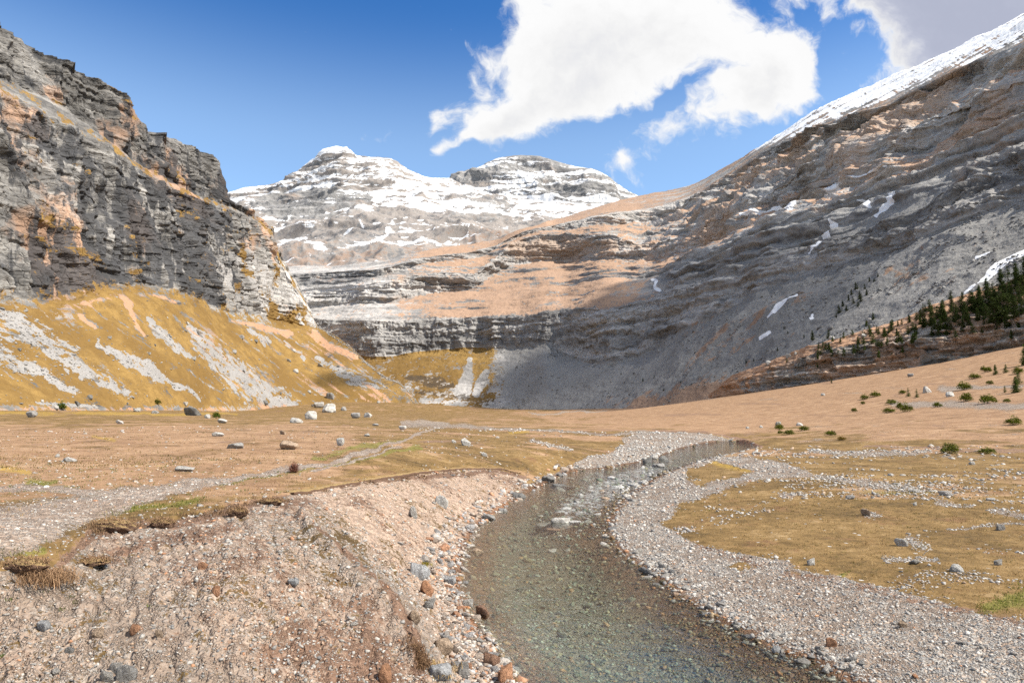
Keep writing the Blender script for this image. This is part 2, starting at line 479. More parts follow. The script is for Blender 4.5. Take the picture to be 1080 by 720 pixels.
    al, ac = (X * .80 + Y * .60), (-X * .60 + Y * .80)
    run = fbm(np.stack([al / 70, ac / 5, 0 * X], -1), 5, .6, seed=95)
    speck = sstep(.40, .62, fbm(P / 9, 3, .6, seed=91) * .75 + run * .45) * .5
    scr = np.maximum(scr * (.92 + .8 * fbm(P / 7, 3, .6, seed=93)), speck) * talus + .12 * wall + rub * (.40 + .6 * nz2)
    earth = np.zeros(X.shape)
    for pts, w in [([(73, 309), (95, 316), (120, 305), (150, 305), (180, 313), (205, 318)], [4, 6, 6, 6, 5, 3]), ([(128, 316), (140, 334), (153, 353)], [3, 3, 2]),
                   ([(87, 333), (104, 344)], [3, 2]), ([(245, 336), (300, 350)], [4, 4]), ([(330, 352), (372, 378)], [3, 3])]:
        earth = np.maximum(earth, stroke(wx, wy, pts, w, .95))
    earth = earth * talus * .8 + talus * .5 * sstep(.05, .5, run + .5 * nz) + .22 * talus * sstep(300, 400, X) + talus * .5 * sstep(425, 432, Y)
    scr *= 1 - earth * .8
    stain = wall * (.49 + .24 * sstep(60, 100, X) * (1 - sstep(225, 265, X)) * sstep(120, 200, Y - .35 * (X - 100)) + .3 * nz)
    stain = np.where(Y < 130, stain * .85, stain) * (1 - sstep(240, 300, X))
    warm = .5 + .5 * nz + .15 * sstep(40, 110, X) * 0
    warm = warm + .35 * np.exp(-((X - 70) ** 2 / 1800 + (Y - 250) ** 2 / 1800)) + .3 * np.exp(-((X - 130) ** 2 / 500 + (Y - 130) ** 2 / 700))
    SLOPES.append((Q, np.clip(scr, 0, 1.2) * talus + .10 * talus))
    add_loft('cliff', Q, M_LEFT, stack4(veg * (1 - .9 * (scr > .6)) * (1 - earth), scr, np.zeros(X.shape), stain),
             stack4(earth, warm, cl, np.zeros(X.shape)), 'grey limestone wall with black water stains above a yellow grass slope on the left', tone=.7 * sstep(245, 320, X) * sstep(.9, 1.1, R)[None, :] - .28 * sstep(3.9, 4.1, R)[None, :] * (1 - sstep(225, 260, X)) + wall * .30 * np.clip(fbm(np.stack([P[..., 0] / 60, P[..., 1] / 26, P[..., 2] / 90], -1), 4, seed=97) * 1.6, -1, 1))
build_left()

# ------------------------------------------------------------------ head of the valley and the right-hand mountain
M_RIGHT = mountain_material('grey_mountain_rock', .5, grey=((.095, .094, .096), (.18, .175, .17), (.30, .29, .28)), warm=(.29, .22, .17), warm_amt=.75,
                            scree=((.145, .142, .138), (.23, .225, .216)), earth=(.265, .178, .125))
def build_right():
    st = []
    W, C, F_ = (-1, -.15), (0, -1), (-.8, -.6)
    def mx(a, b, t): return (a[0] * (1 - t) + b[0] * t, a[1] * (1 - t) + b[1] * t)
    T = [ # px, [base, r1, r2, r3, r4, r5, edge, top], azimuth, base depth
        (270, [434, 378, 336, 326, 312, 300, 292, 284], (.4, -.9), 810),
        (310, [433, 374, 335, 324, 309, 297, 289, 281], (.4, -.9), 800),
        (350, [431, 374, 337, 322, 306, 294, 287, 280], (.35, -.95), 780),
        (400, [427, 378, 338, 319, 300, 290, 283, 275], (.2, -1), 750),
        (450, [427, 371, 336, 310, 288, 278, 271, 264], (.05, -1), 740),
        (500, [433, 368, 334, 303, 288, 272, 265, 257], (-.1, -1), 720),
        (522, [434, 368, 334, 288, 273, 263, 259, 253], (-.15, -1), 705),
        (545, [434, 367, 334, 279, 253, 250, 247, 243], (-.25, -1), 690),
        (575, [434, 362, 330, 274, 247, 243, 239, 234], (-.45, -.95), 655),
        (588, [434, 372, 327, 273, 247, 242, 237, 231], (-.75, -.7), 635),
        (640, [434, 385, 325, 273, 247, 236, 226, 215], (-.9, -.5), 570),
        (680, [432, 372, 316, 273, 256, 236, 221, 205], (-1, -.35), 505),
        (720, [426, 350, 301, 262, 246, 222, 210, 198], (-1, -.2), 450),
        (760, [418, 330, 288, 246, 226, 200, 190, 179], W, 420),
        (810, [402, 302, 265, 222, 200, 172, 157, 149], W, 392),
        (870, [380, 284, 252, 202, 166, 146, 131, 111], W, 360),
        (930, [360, 270, 232, 182, 140, 125, 112, 85], W, 330),
        (1000, [335, 240, 202, 148, 110, 92, 77, 54], W, 305),
        (1080, [312, 209, 148, 108, 80, 66, 45, 13], W, 283),
        (1170, [290, 165, 90, 55, 20, 5, -20, -60], W, 260),
        (1260, [265, 120, 30, -5, -45, -65, -95, -140], W, 236)]
    for (px, ys, az, D0) in T:
        k = sstep(600, 740, px)
        dips = (34 + 3 * k, 72 - 8 * k, 27 + 14 * k, 74 - 6 * k, 30 + 14 * k, 60 - 2 * k, 24 + 17 * k)
        D = climb(px, ys[0], D0, [(y, d, az) for y, d in zip(ys[1:], dips)])
        st.append((px, ys, D))
    P, R, u = loft(st, 1150, [120, 90, 100, 80, 60, 60, 50], 270, 1260)
    N = crest_normals(grid_normals(P), R, 7)
    X, Y = project(P)
    k = sstep(620, 760, X)
    c_c = rowval(R + 1, [0, .05, 1, .08, .95, .25, .8, .25, .4, .4])[None, :]
    c_f = rowval(R + 1, [0, .04, .75, .18, .9, .7, .9, .12, .4, .4])[None, :]
    cl = c_c * (1 - k) + c_f * k
    sm = .5 + .5 * (1 - k)
    nz = fbm(P / 90, 4, seed=177); nz2 = fbm(P / 22, 4, seed=178); nz3 = fbm(P / 45, 3, seed=171)
    # cliffs come and go along the mountain side
    cl = np.clip(cl * (1 - .45 * k * sstep(-.1, .35, nz3)) + k * .35 * sstep(.15, .4, nz) * (R[None, :] > 1.5), 0, 1)
    tiltx = 0.0
    Q, bl, lay = cliff_displace(P, N, cl * (1 - sstep(5.8, 6.0, R[None, :])), 1.0, 1.15, 43, soft=.5, strata=1.7 + .3 * (1 - k), ribs=.5 + .35 * k)
    gul = ridged(np.stack([P[..., 0] / 130, P[..., 1] / 130, P[..., 2] / 420], -1), 4, seed=191) - .5
    Q = Q + N * (gul * 26 * k * sstep(2.4, 3.2, R[None, :]) * (1 - sstep(5.5, 6.0, R[None, :])))[..., None] + N * (gul * 9 * k * sstep(-.5, .5, R[None, :]) * (1 - sstep(2.4, 3.0, R[None, :])))[..., None]
    row = R[None, :] * np.ones(X.shape)
    zt = P[..., 2] + 5 * nz3
    hgt = sstep(1.0, 1.25, row) * (1 - sstep(5.7, 6.0, row)) * (.45 + .55 * sstep(1.9, 2.3, row))
    brk = .35 + .9 * sstep(-.35, .35, fbm(np.stack([P[..., 0] / 120, P[..., 1] / 120, P[..., 2] / 60], -1), 3, seed=188))
    T1 = terraces(zt, 36, .55, 181, P); T2 = terraces(zt, 13, .55, 182, P); T3 = terraces(zt, 5.2, .5, 183, P)
    Hh = N.copy(); Hh[..., 2] *= .1; Hh /= np.linalg.norm(Hh, axis=-1, keepdims=True)
    amp_ = hgt * brk * (.5 + .5 * k)
    Q = Q + Hh * ((T1 * 9.5 + T2 * 4.2 + T3 * 1.5) * amp_)[..., None]
    Q = carry(P, Q, R, 7)
    N2 = grid_normals(Q); flat = sstep(.42, .74, N2[..., 2])
    wall = np.clip(sstep(.3, .7, cl) * (1 - .6 * flat * hgt) + .6 * (1 - flat) * hgt * (row > 1.9), 0, 1)
    base_slope = (row < 1.05) & (row > -1.1)
    # cover, cirque part and mountain part
    veg = np.zeros(X.shape); scr = np.zeros(X.shape); earth = np.zeros(X.shape); dark = np.zeros(X.shape); snow = np.zeros(X.shape)
    g = base_slope * (1 - sstep(500, 545, X)) * (.72 + .25 * nz)
    veg += g
    veg -= stroke(X + nz2 * 4, Y, [(496, 378), (494, 395), (488, 412)], [2, 4, 7], .6) * .9
    veg -= stroke(X + nz2 * 4, Y, [(514, 392), (508, 402), (502, 414)], [3, 5, 4], .6) * .9
    dark += stroke(X + nz2 * 5, Y + nz2 * 3, [(428, 398), (455, 402), (478, 408)], [4, 8, 3], .8) * .62
    dark += stroke(X + nz2 * 5, Y + nz2 * 2, [(440, 414), (490, 418), (522, 426)], [2, 5, 6], .8) * .55
    earth += stroke(X + nz2 * 5, Y, [(450, 424), (480, 424), (520, 430)], [3, 4, 5], .9) * .42
    scr += base_slope * sstep(505, 550, X + nz2 * 12) * (.85 + .2 * nz)
    earth += base_slope * sstep(600, 680, X) * sstep(-26, -4, Y - interp(X, [560, 640, 720, 800, 900, 1000, 1080, 1300], [434, 434, 424, 404, 372, 338, 312, 250])) * .62
    earth += base_slope * sstep(640, 800, X) * np.clip(nz * 1.1 - .05, 0, .36) * (1 - sstep(950, 1010, X))
    # upper terraces: rusty slopes
    terr = (1 - wall) * (row > 1.9)
    earth += terr * (1 - k) * (.78 + .35 * nz) * sstep(395, 470, X) 
    earth += terr * (1 - k) * .3 * (1 - sstep(395, 470, X))
    orange = stroke(X + nz2 * 8, Y + nz2 * 4, [(690, 268), (760, 243), (810, 218), (871, 199), (951, 172), (1000, 146), (1080, 104), (1200, 40)], [7, 6, 6, 7, 6, 7, 8, 9], .8)
    earth += orange * .62 + k * (row > 2.6) * flat * (.46 + .5 * nz)
    earth += stroke(X + nz2 * 8, Y + nz2 * 3, [(1080, 66), (1010, 95), (960, 120)], [6, 5, 3], .8) * .6
    scr += terr * k * (row < 2.9) * (.72 + .4 * nz) * (1 - orange)
    scr += terr * (1 - k) * .35 * sstep(.0, .5, nz)
    scr += terr * k * (row >= 2.9) * (.10 + .3 * nz)
    al, ac = (-X * .72 + Y * .69), (X * .69 + Y * .72)
    run = fbm(np.stack([al / 90, ac / 5, 0 * X], -1), 5, .6, seed=195)
    earth += k * (row < 2.1) * (1 - wall) * .24 * sstep(.12, .5, run + .35 * nz)
    scr *= 1 + .25 * run
    # snow: the upper shelf and the streaks lying in gullies
    shelf = sstep(5.95, 6.12, row) * sstep(770, 830, X)
    snow += shelf * (.42 + .42 * sstep(6.0, 6.5, row) + .45 * nz2 + .45 * fbm(np.stack([(X * .85 + Y * .5) / 60, (-X * .5 + Y * .85) / 3.5, 0 * X], -1), 4, .6, seed=199))
    snow += (row > 5) * (row <= 6.0) * k * .12
    for pts, w in [([(966, 193), (945, 208), (922, 225)], [1.6, 2.8, 1.6]), ([(881, 233), (866, 246), (848, 263)], [1.6, 2.4, 1.2]), ([(905, 214), (918, 216)], [2, 3]),
                   ([(1100, 250), (1080, 262), (1050, 281), (1017, 307)], [4, 3.6, 3, 1.6]), ([(840, 313), (826, 323), (811, 335)], [1.8, 2.6, 1.8]), ([(810, 348), (799, 354)], [1.4, 1]),
                   ([(691, 295), (690, 303)], [2, 2]), ([(787, 229), (800, 223), (822, 217)], [2, 2.6, 1.4]), ([(836, 224), (845, 218)], [1.4, 1.4]), ([(858, 332), (857, 337)], [1.6, 2]),
                   ([(893, 192), (920, 184), (938, 178)], [.8, 1.2, .6]), ([(977, 190), (984, 186)], [1, 1]), ([(888, 196), (868, 208)], [1, 1]), ([(1042, 262), (1027, 268)], [1, .8])]:
        snow = np.maximum(snow, stroke(X + nz2 * 2.5, Y + nz2 * 1.2, pts, w, .45) * 1.15)
    dark += k * stroke(X + nz2 * 6, Y + nz2 * 3, [(830, 318), (850, 302), (870, 290)], [4, 6, 5], .8) * .5
    
    stain = wall * np.clip(.16 * k + .25 * nz - .12 * (1 - k), 0, 1)
    warm = .42 + .5 * nz + .55 * stroke(X, Y, [(545, 262), (590, 260), (640, 262)], [12, 13, 10], .8) + .16 * k * (row > 2.8) - .25 * (row < 2.1) * (1 - sstep(-.2, .2, -k + .5) * .0)
    left_ = (1 - sstep(395, 440, X + nz2 * 20))
    scr += left_ * (row > .9) * (.10 + .5 * nz2); veg += left_ * (row > .9) * np.clip(-.05 + .9 * nz, 0, .6)
    earth = np.where((row > 1.9) & (row < 6), earth * np.where(k > .5, .25 + .75 * flat, .55 + .45 * flat), earth)
    rows_low = (row < 2.1)
    veg = veg - earth * .6
    SLOPES.append((Q, np.clip(scr, 0, 1) * (row < 1.1) * (row > -.5) * (X < 1100) * np.clip(.15 + nz2 * 1.5, 0, 1)))
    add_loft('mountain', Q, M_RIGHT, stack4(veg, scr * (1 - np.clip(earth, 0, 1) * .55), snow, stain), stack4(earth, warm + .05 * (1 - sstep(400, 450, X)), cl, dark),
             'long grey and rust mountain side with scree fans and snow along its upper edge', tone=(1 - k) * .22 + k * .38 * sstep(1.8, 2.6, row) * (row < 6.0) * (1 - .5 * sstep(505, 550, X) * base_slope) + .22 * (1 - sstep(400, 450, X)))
    return P
build_right()

# ------------------------------------------------------------------ snow mountains
M_SNOW = mountain_material('high_peak_rock', .34, grey=((.115, .115, .122), (.18, .178, .178), (.26, .255, .25)), warm=(.235, .18, .145), warm_amt=.7,
                           scree=((.19, .172, .160), (.265, .240, .222)), earth=(.25, .188, .152), bump=.8)
def build_peak():
    T = [(150, [296, 275, 256, 238, 220], 1), (200, [296, 272, 252, 233, 212], 1), (235, [296, 270, 249, 226, 205], 1), (265, [296, 270, 248, 226, 197], 1), (285, [296, 270, 247, 226, 194], 1),
         (297, [296, 270, 246, 225, 190], 1), (311, [296, 270, 245, 222, 179], 1), (325, [296, 270, 244, 220, 170], 1), (334, [296, 270, 243, 219, 163], 1), (343, [296, 270, 243, 218, 157], 1),
         (356, [296, 270, 242, 217, 153], 1), (366, [296, 270, 242, 216, 156], 1), (378, [296, 270, 242, 216, 163], 1), (392, [296, 270, 242, 216, 165], 1), (408, [296, 270, 242, 216, 165.5], 1),
         (417, [296, 270, 242, 216, 168], 1), (425, [296, 270, 242, 216, 173.5], 1), (438, [296, 270, 242, 216, 180], 1), (452, [296, 270, 242, 216, 186], 1), (475, [296, 270, 243, 217, 189], 1),
         (500, [296, 270, 245, 221, 199], 1), (540, [296, 272, 250, 229, 208], 1), (600, [298, 275, 256, 238, 213], 1), (650, [300, 280, 262, 245, 218], 1), (720, [305, 288, 270, 255, 232], 1)]
    st = [(px, ys, [1230, 1520, 2050, 2650, 3350]) for px, ys, _ in T]
    P, R, u = loft(st, 720, [60, 90, 90, 170], 150, 720, drop=40)
    N = crest_normals(grid_normals(P), R, 4); X, Y = project(P)
    row = R[None, :] * np.ones(X.shape)
    Q = P.copy()
    w = sstep(-1, .5, row) * (1 - .75 * sstep(3.75, 4.0, row))
    r1 = ridged(P / 620, 5, seed=211) - .5
    r2 = fbm(P / 170, 5, .55, seed=215)
    zt = P[..., 2] + 60 * fbm(P / 500, 2, seed=219) - .05 * P[..., 0]
    lay = np.tanh(3 * noise(np.stack([P[..., 0] / 900, P[..., 1] / 900, zt / 46], -1), 220))
    lay2 = np.tanh(3 * noise(np.stack([P[..., 0] / 400, P[..., 1] / 400, zt / 15], -1), 221))
    H = N.copy(); H[..., 2] *= .5
    Q = P + N * ((r1 * 70 + r2 * 20) * w)[..., None] + H * ((lay * 22 + lay2 * 9) * w)[..., None]
    Q = np.where((row > 4.0)[..., None], P, Q)
    Q = carry(P, Q, R, 4)
    nz = fbm(P / 260, 4, seed=231)
    snow = interp(Y, [150, 175, 195, 208, 216, 236, 252, 270, 300], [.60, .52, .46, .46, .40, .32, .24, .15, .07]) + .14 * nz
    sx, sy = X + 14 * nz, Y + 5 * nz + 10 * ((X - 380) / 160) ** 2 * .6
    st_ = fbm(np.stack([sx / 34, sy / 2.4, 0 * X], -1), 5, .6, seed=236)
    snow += .42 * st_
    wallmask = stroke(X, Y, [(272, 214), (300, 215), (340, 211), (385, 207)], [6, 13, 14, 7], .5)
    snow -= wallmask * .38
    snow += stroke(X, Y, [(300, 206), (345, 206), (410, 198), (450, 200), (480, 212), (560, 220), (640, 222)], [3, 4, 6, 6, 7, 7, 6], .9) * .22
    snow += .5 * stroke(X, Y, [(338, 157), (356, 155), (372, 161)], [5, 7, 5], .6)
    for pts, ww in [([(300, 256), (350, 258), (400, 250), (436, 236)], [1.2, 1.8, 2.6, 2]), ([(315, 242), (350, 232), (410, 218), (440, 208)], [1, 1.6, 2.4, 3]), ([(440, 208), (475, 224), (500, 232), (525, 238)], [3, 3, 2.4, 1]),
                    ([(302, 272), (318, 270)], [1, 1]), ([(330, 284), (352, 286)], [1.4, 1.8]), ([(360, 248), (382, 244), (376, 240)], [1.4, 1.6, 1]), ([(415, 231), (446, 230)], [1.6, 1.4]), ([(300, 240), (306, 226), (310, 221)], [2.2, 1.4, 1]),
                    ([(424, 246), (446, 238)], [1.6, 1.2]), ([(463, 255), (500, 252)], [1.3, 1.2]), ([(288, 252), (330, 244)], [1.2, 1.6])]:
        snow = np.maximum(snow, stroke(X + nz * 9, Y + nz * 3, pts, [q * .8 for q in ww], .9) * .62)
    slope_scr = np.clip(.62 + .3 * nz - wallmask, 0, 1)
    earth = sstep(236, 262, Y) * (.44 + .3 * nz)
    stain = wallmask * .3
    add_loft('snow_peak', Q, M_SNOW, stack4(0 * X, slope_scr, snow, stain), stack4(earth, .45 + .4 * nz, wallmask, 0 * X),
             'snow streaked pyramid summit standing above the head of the valley')
build_peak()

def build_peak2():
    T = [(440, [252, 232, 218, 204]), (470, [250, 228, 212, 192]), (480, [250, 226, 209, 183]), (500, [250, 225, 206, 178]), (515, [250, 224, 204, 171]), (530, [250, 224, 203, 166]), (550, [250, 224, 203, 164]), (565, [250, 224, 203, 164.5]),
         (585, [250, 224, 204, 169]), (605, [250, 225, 206, 175]), (627, [252, 228, 208, 180]), (642, [254, 230, 211, 186]), (655, [254, 232, 215, 195]), (667, [256, 236, 220, 202]), (700, [262, 244, 230, 215]), (760, [275, 258, 246, 236])]
    st = [(px, ys, [3000, 3500, 3750, 4200]) for px, ys in T]
    P, R, u = loft(st, 460, [60, 60, 150], 440, 760, drop=60)
    N = crest_normals(grid_normals(P), R, 3); X, Y = project(P)
    row = R[None, :] * np.ones(X.shape)
    w = sstep(-1, .5, row) * (1 - .8 * sstep(2.8, 3.0, row))
    zt = P[..., 2] + 40 * fbm(P / 500, 2, seed=319) + .08 * P[..., 0]
    lay = np.tanh(3 * noise(np.stack([P[..., 0] / 900, P[..., 1] / 900, zt / 60], -1), 320))
    H = N.copy(); H[..., 2] *= .4
    Q = P + N * (((ridged(P / 520, 5, seed=311) - .5) * 110 + fbm(P / 160, 5, .55, seed=315) * 24) * w)[..., None] + H * (lay * 30 * w)[..., None]
    Q = np.where((row > 3.0)[..., None], P, Q)
    Q = carry(P, Q, R, 3)
    nz = fbm(P / 260, 4, seed=331)
    rock = stroke(X + nz * 4, Y, [(573, 192), (600, 196), (613, 200)], [6, 9, 6], .5) + .7 * stroke(X, Y, [(478, 185), (510, 183)], [5, 9], .5)
    snow = .45 + .16 * nz - .30 * rock + .25 * sstep(204, 214, Y)
    add_loft('snow_peak', Q, M_SNOW, stack4(0 * X, .3 + .3 * nz, snow, 0 * X), stack4(0 * X, .45 + .4 * nz, rock, 0 * X),
             'broad snowy summit with flat rock bands standing farther back under the big cloud')
build_peak2()

# ------------------------------------------------------------------ wooded rock bench on the right
M_BENCH = mountain_material('brown_bench_rock', 2.4, grey=((.085, .078, .07), (.21, .195, .178), (.38, .36, .33)), warm=(.36, .23, .15), warm_amt=.8,
                            scree=((.24, .22, .205), (.38, .35, .33)), earth=(.40, .245, .155))
def build_bench():
    T = [(748, 424, 420, 418, 416, 400), (772, 416, 403, 400, 396, 345), (800, 413, 396, 391, 384, 325), (821, 411, 391, 386, 377, 314), (861, 405, 378, 373, 363, 298), (894, 397, 369, 364, 353, 288), (943, 390, 361, 353, 338, 275),
         (1004, 380, 345, 334, 314, 259), (1053, 373, 340, 326, 300, 247), (1080, 364, 332, 318, 290, 240), (1160, 356, 310, 290, 250, 222), (1260, 345, 285, 262, 215, 200)]
    st = []
    for (px, b, c, c2, t, D0) in T:
        D = climb(px, b + 2, D0, [(c, 58, (-.6, -.8)), (c2, 36, (-.6, -.8)), (t, 33, (-.6, -.8))])
        st.append((px, [b + 2, c, c2, t], D))
    P, R, u = loft(st, 620, [70, 20, 60], 748, 1260, drop=3)
    # flatten the back into a shoulder that runs into the mountain side
    P[:, -18:-10] = P[:, -18:-17] + (P[:, -18:-17] * np.array([1, 1, 0])) * np.linspace(0, .05, 8)[None, :, None]
    N = crest_normals(grid_normals(P), R, 3); X, Y = project(P)
    row = R[None, :] * np.ones(X.shape)
    nz = fbm(P / 22, 4, seed=411); nz2 = fbm(P / 6, 3, seed=412)
    size = sstep(748, 850, X)
    zt = P[..., 2] + 1.5 * nz - .06 * P[..., 0]
    lay = np.tanh(3.5 * noise(np.stack([P[..., 0] / 30, P[..., 1] / 30, zt / 2.4], -1), 420)) + .5 * np.tanh(3 * noise(np.stack([P[..., 0] / 12, P[..., 1] / 12, zt / 1.0], -1), 421))
    bl = blocks(np.stack([P[..., 0], P[..., 1], zt], -1) + nz2[..., None] * .6, (3.4, 3.4, 1.9), 430) - .5
    gl = ridged(P / 9, 4, seed=433) - .5
    cw = rowval(R + 1, [.3, 1, .8, .38, .2, .2])[None, :] * (.4 + .6 * size)
    cw = np.clip(cw + .3 * sstep(.1, .4, nz) * (row > 1), 0, 1)
    H = N.copy(); H[..., 2] *= .3
    Q = P + H * ((lay * 1.9 + bl * 2.6 + gl * 3.4 + nz2 * .8) * cw)[..., None] + N * ((nz * 1.6 + nz2 * .35) * (1 - cw))[..., None]
    earth = (1 - sstep(.45, .8, cw)) * (.72 + .3 * nz) + .25 * (bl > .1)
    dark = sstep(.6, .95, cw) * (.08 + .22 * nz)
    add_loft('rock_bench', Q, M_BENCH, stack4(0 * X, .25 + .2 * nz2, 0 * X, .2 + 0 * X), stack4(earth, .62 + .3 * nz, cw, dark), 'low broken brown rock step with a tree covered top on the right')
build_bench()
#@@GROUND
# ------------------------------------------------------------------ valley floor
def zwater(Y): return .008 * np.maximum(np.asarray(Y, float) - 20, 0)

def on_water(px, py):
    a, e = ray(px, py); D = 20.0 * np.ones_like(a)
    for _ in range(20): D = (zwater(D) - CAM_Z) / e
    return np.stack([a * D, D], -1)

LEFT_BANK = [(580, 850), (556, 770), (541, 722), (525, 700), (508, 672), (491, 650), (480, 625), (478, 602), (486, 578), (497, 558), (515, 543), (546, 524), (573, 509), (590, 501), (612, 495), (640, 493), (668, 488), (690, 483), (712, 474), (735, 468), (757, 465)]
RIGHT_BANK = [(1010, 850), (960, 770), (912, 724), (868, 700), (821, 684), (770, 658), (720, 627), (678, 596), (654, 579), (643, 562), (647, 546), (660, 526), (692, 505), (714, 495), (738, 486), (768, 479), (786, 475), (800, 471), (792, 467), (775, 465)]
RIVER = on_water(*np.array(LEFT_BANK + RIGHT_BANK[::-1], float).T)

CTRL = []       # (px, py, z)
def cz(*pts): CTRL.extend((px, py, z) for px, py, z in pts)
CTRL_D = []     # (px, py, depth)
def cd(*pts): CTRL_D.extend(pts)
for l in (LEFT_BANK, RIGHT_BANK):
    for (px, py) in l:
        w = on_water(px, py); CTRL.append((px, py, float(zwater(w[1]))))
# left terrace edge and what lies behind it
cz((300, 522, 2.0), (330, 516, 1.95), (360, 511, 1.9), (430, 500, 1.6), (480, 495, 1.3), (527, 494, 1.0), (552, 500, .55),
   (300, 500, 2.0), (200, 510, 2.05), (100, 525, 2.05), (0, 540, 2.05), (-80, 550, 2.05), (0, 500, 2.2), (150, 485, 2.25), (300, 475, 2.3), (400, 478, 2.1), (450, 470, 1.95), (520, 476, 1.5), (560, 484, 1.15), (590, 488, .8), (600, 478, 1.15), (630, 478, .75))
cz((0, 597, 1.95), (60, 588, 1.92), (-100, 600, 1.95), (110, 556, 1.97), (170, 551, 1.97), (245, 541, 1.97))
cz((0, 645, 1.5), (-100, 650, 1.5), (100, 605, 1.68), (200, 580, 1.78), (100, 680, 1.2), (0, 722, 1.0), (-100, 730, 1.0), (200, 722, .92), (200, 650, 1.32), (300, 620, 1.4), (270, 570, 1.75), (310, 545, 1.86), (350, 580, 1.5), (400, 620, 1.05), (422, 647, .82), (440, 690, .5), (443, 722, .38),
   (330, 640, 1.12), (350, 700, .72), (300, 724, .74), (400, 580, 1.0), (430, 602, .58), (452, 642, .3), (472, 692, .18), (440, 560, .8), (470, 540, .5), (450, 530, .9), (380, 545, 1.45), (420, 525, 1.2), (490, 520, .72), (530, 510, .55))
# right meadow and gravel
cz((1080, 490, .55), (900, 490, .5), (800, 490, .42), (1080, 560, .5), (950, 560, .46), (850, 560, .42), (760, 540, .32), (1180, 560, .6), (1080, 650, .42), (1000, 638, .36), (900, 612, .33), (800, 588, .27), (730, 566, .22), (1080, 722, .26), (980, 722, .13), (1000, 680, .25), (1180, 700, .4), (730, 500, .42), (770, 494, .45))
cd((650, 470, 78), (660, 477, 66), (100, 452, 90), (0, 452, 95), (-100, 452, 90), (0, 446, 120), (200, 446, 130), (330, 445, 150), (450, 447, 140), (560, 451, 125), (650, 454, 115), (720, 458, 100), (770, 462, 92), (800, 463, 88),
   (-100, 434, 240), (0, 433, 275), (100, 433, 335), (200, 433, 430), (300, 434, 545), (350, 431, 600), (420, 427, 660), (480, 433, 660), (540, 434, 640), (600, 433, 580), (660, 433, 490), (720, 426, 430), (770, 417, 370), (850, 406, 298), (930, 393, 276), (1000, 381, 258), (1080, 365, 239), (1160, 356, 222), (1260, 345, 200),
   (700, 443, 190), (800, 441, 170), (900, 438, 145), (1000, 435, 118), (1080, 431, 104), (1180, 430, 95), (850, 460, 92), (950, 468, 72), (1080, 472, 64), (1180, 474, 60), (850, 472, 77), (1000, 477, 60), (1080, 480, 56),
   (600, 445, 260), (450, 440, 330), (250, 440, 240), (80, 440, 170))
pts = [at_height(px, py, z) for px, py, z in CTRL] + [at_depth(px, py, D) for px, py, D in CTRL_D]
pts = np.array(pts + [(-3, 2.5, 1.1), (3, 3, .35), (-9, 4, 1.5), (9, 5, .35), (0, 3, .7), (-14, 7, 1.9), (14, 8, .4)], float)

def lp(X, Y): return np.stack([np.clip(np.arctan2(X, Y), -1.15, 1.15) * 1.25, np.log(np.hypot(X, Y))], -1)
def tps_fit(q, z, lam=2e-4):
    n = len(q); r2 = ((q[:, None] - q[None]) ** 2).sum(-1)
    K = .5 * r2 * np.log(r2 + 1e-12) + lam * np.eye(n)
    A = np.zeros((n + 3, n + 3)); A[:n, :n] = K; A[:n, n] = 1; A[:n, n + 1:] = q; A[n, :n] = 1; A[n + 1:, :n] = q.T
    return np.linalg.solve(A, np.concatenate([z, [0, 0, 0]]))
QC = lp(pts[:, 0], pts[:, 1])
# heights are fitted relative to a distance-scaled value, so that near relief is not swamped by the far slopes
SCALE = lambda r: .6 + r * .02
WTS = tps_fit(QC, pts[:, 2] / SCALE(np.hypot(pts[:, 0], pts[:, 1])))
def base_height(X, Y):
    q = lp(X, Y).reshape(-1, 2); out = np.empty(len(q))
    for i in range(0, len(q), 40000):
        c = q[i:i + 40000]; r2 = ((c[:, None] - QC[None]) ** 2).sum(-1)
        out[i:i + 40000] = (.5 * r2 * np.log(r2 + 1e-12)) @ WTS[:len(QC)] + WTS[len(QC)] + c @ WTS[len(QC) + 1:]
    return out.reshape(X.shape) * SCALE(np.hypot(X, Y))

az = np.radians(np.concatenate([np.linspace(-180, -66, 40), np.linspace(-64, -45, 60), np.linspace(-44.8, 44.8, 880), np.linspace(45, 64, 60), np.linspace(66, 180, 40)]))
rr = np.concatenate([np.linspace(.4, 2.2, 8), np.exp(np.linspace(math.log(2.4), math.log(60), 640)), np.exp(np.linspace(math.log(60.3), math.log(900), 330)), [1200, 1800, 2600, 5000]])
GX = np.sin(az)[:, None] * rr[None]; GY = np.cos(az)[:, None] * rr[None]
GZ = base_height(GX, GY)
R2 = np.hypot(GX, GY)
# keep the sheet under the mountain sides
edge_px = [-160, -100, 0, 100, 200, 300, 350, 420, 480, 540, 600, 660, 720, 770, 850, 930, 1000, 1080, 1160, 1260]
edge_D = [222, 240, 281, 340, 447, 610, 690, 735, 725, 700, 630, 540, 430, 345, 304, 282, 264, 243, 224, 202]
apx = 540 + np.tan(np.clip(az, -1.2, 1.2)) * FPX
rmax = np.interp(apx, edge_px, edge_D) / np.cos(np.clip(az, -1.0, 1.0))
over = np.maximum(R2 - rmax[:, None] * 1.02, 0)
zedge = base_height(np.sin(az) * rmax, np.cos(az) * rmax)
GZ = np.where(over > 0, np.minimum(zedge[:, None] + 0 * GZ, GZ) - np.minimum(over * .25, 60), GZ)
behind = np.abs(az)[:, None] > math.radians(64)
GZ = np.where(behind & (R2 > 30), 1.5 - np.minimum((R2 - 30) * .02, 20), GZ)
G3 = np.stack([GX, GY, GZ], -1)
PX, PY = project(np.stack([GX, np.where(GY < .3, .3, GY), GZ], -1))
front = GY > .5
PX = np.where(front, PX, -5000); PY = np.where(front, PY, 5000)
near = R2 < 900
SD = np.full(GX.shape, 99.0)
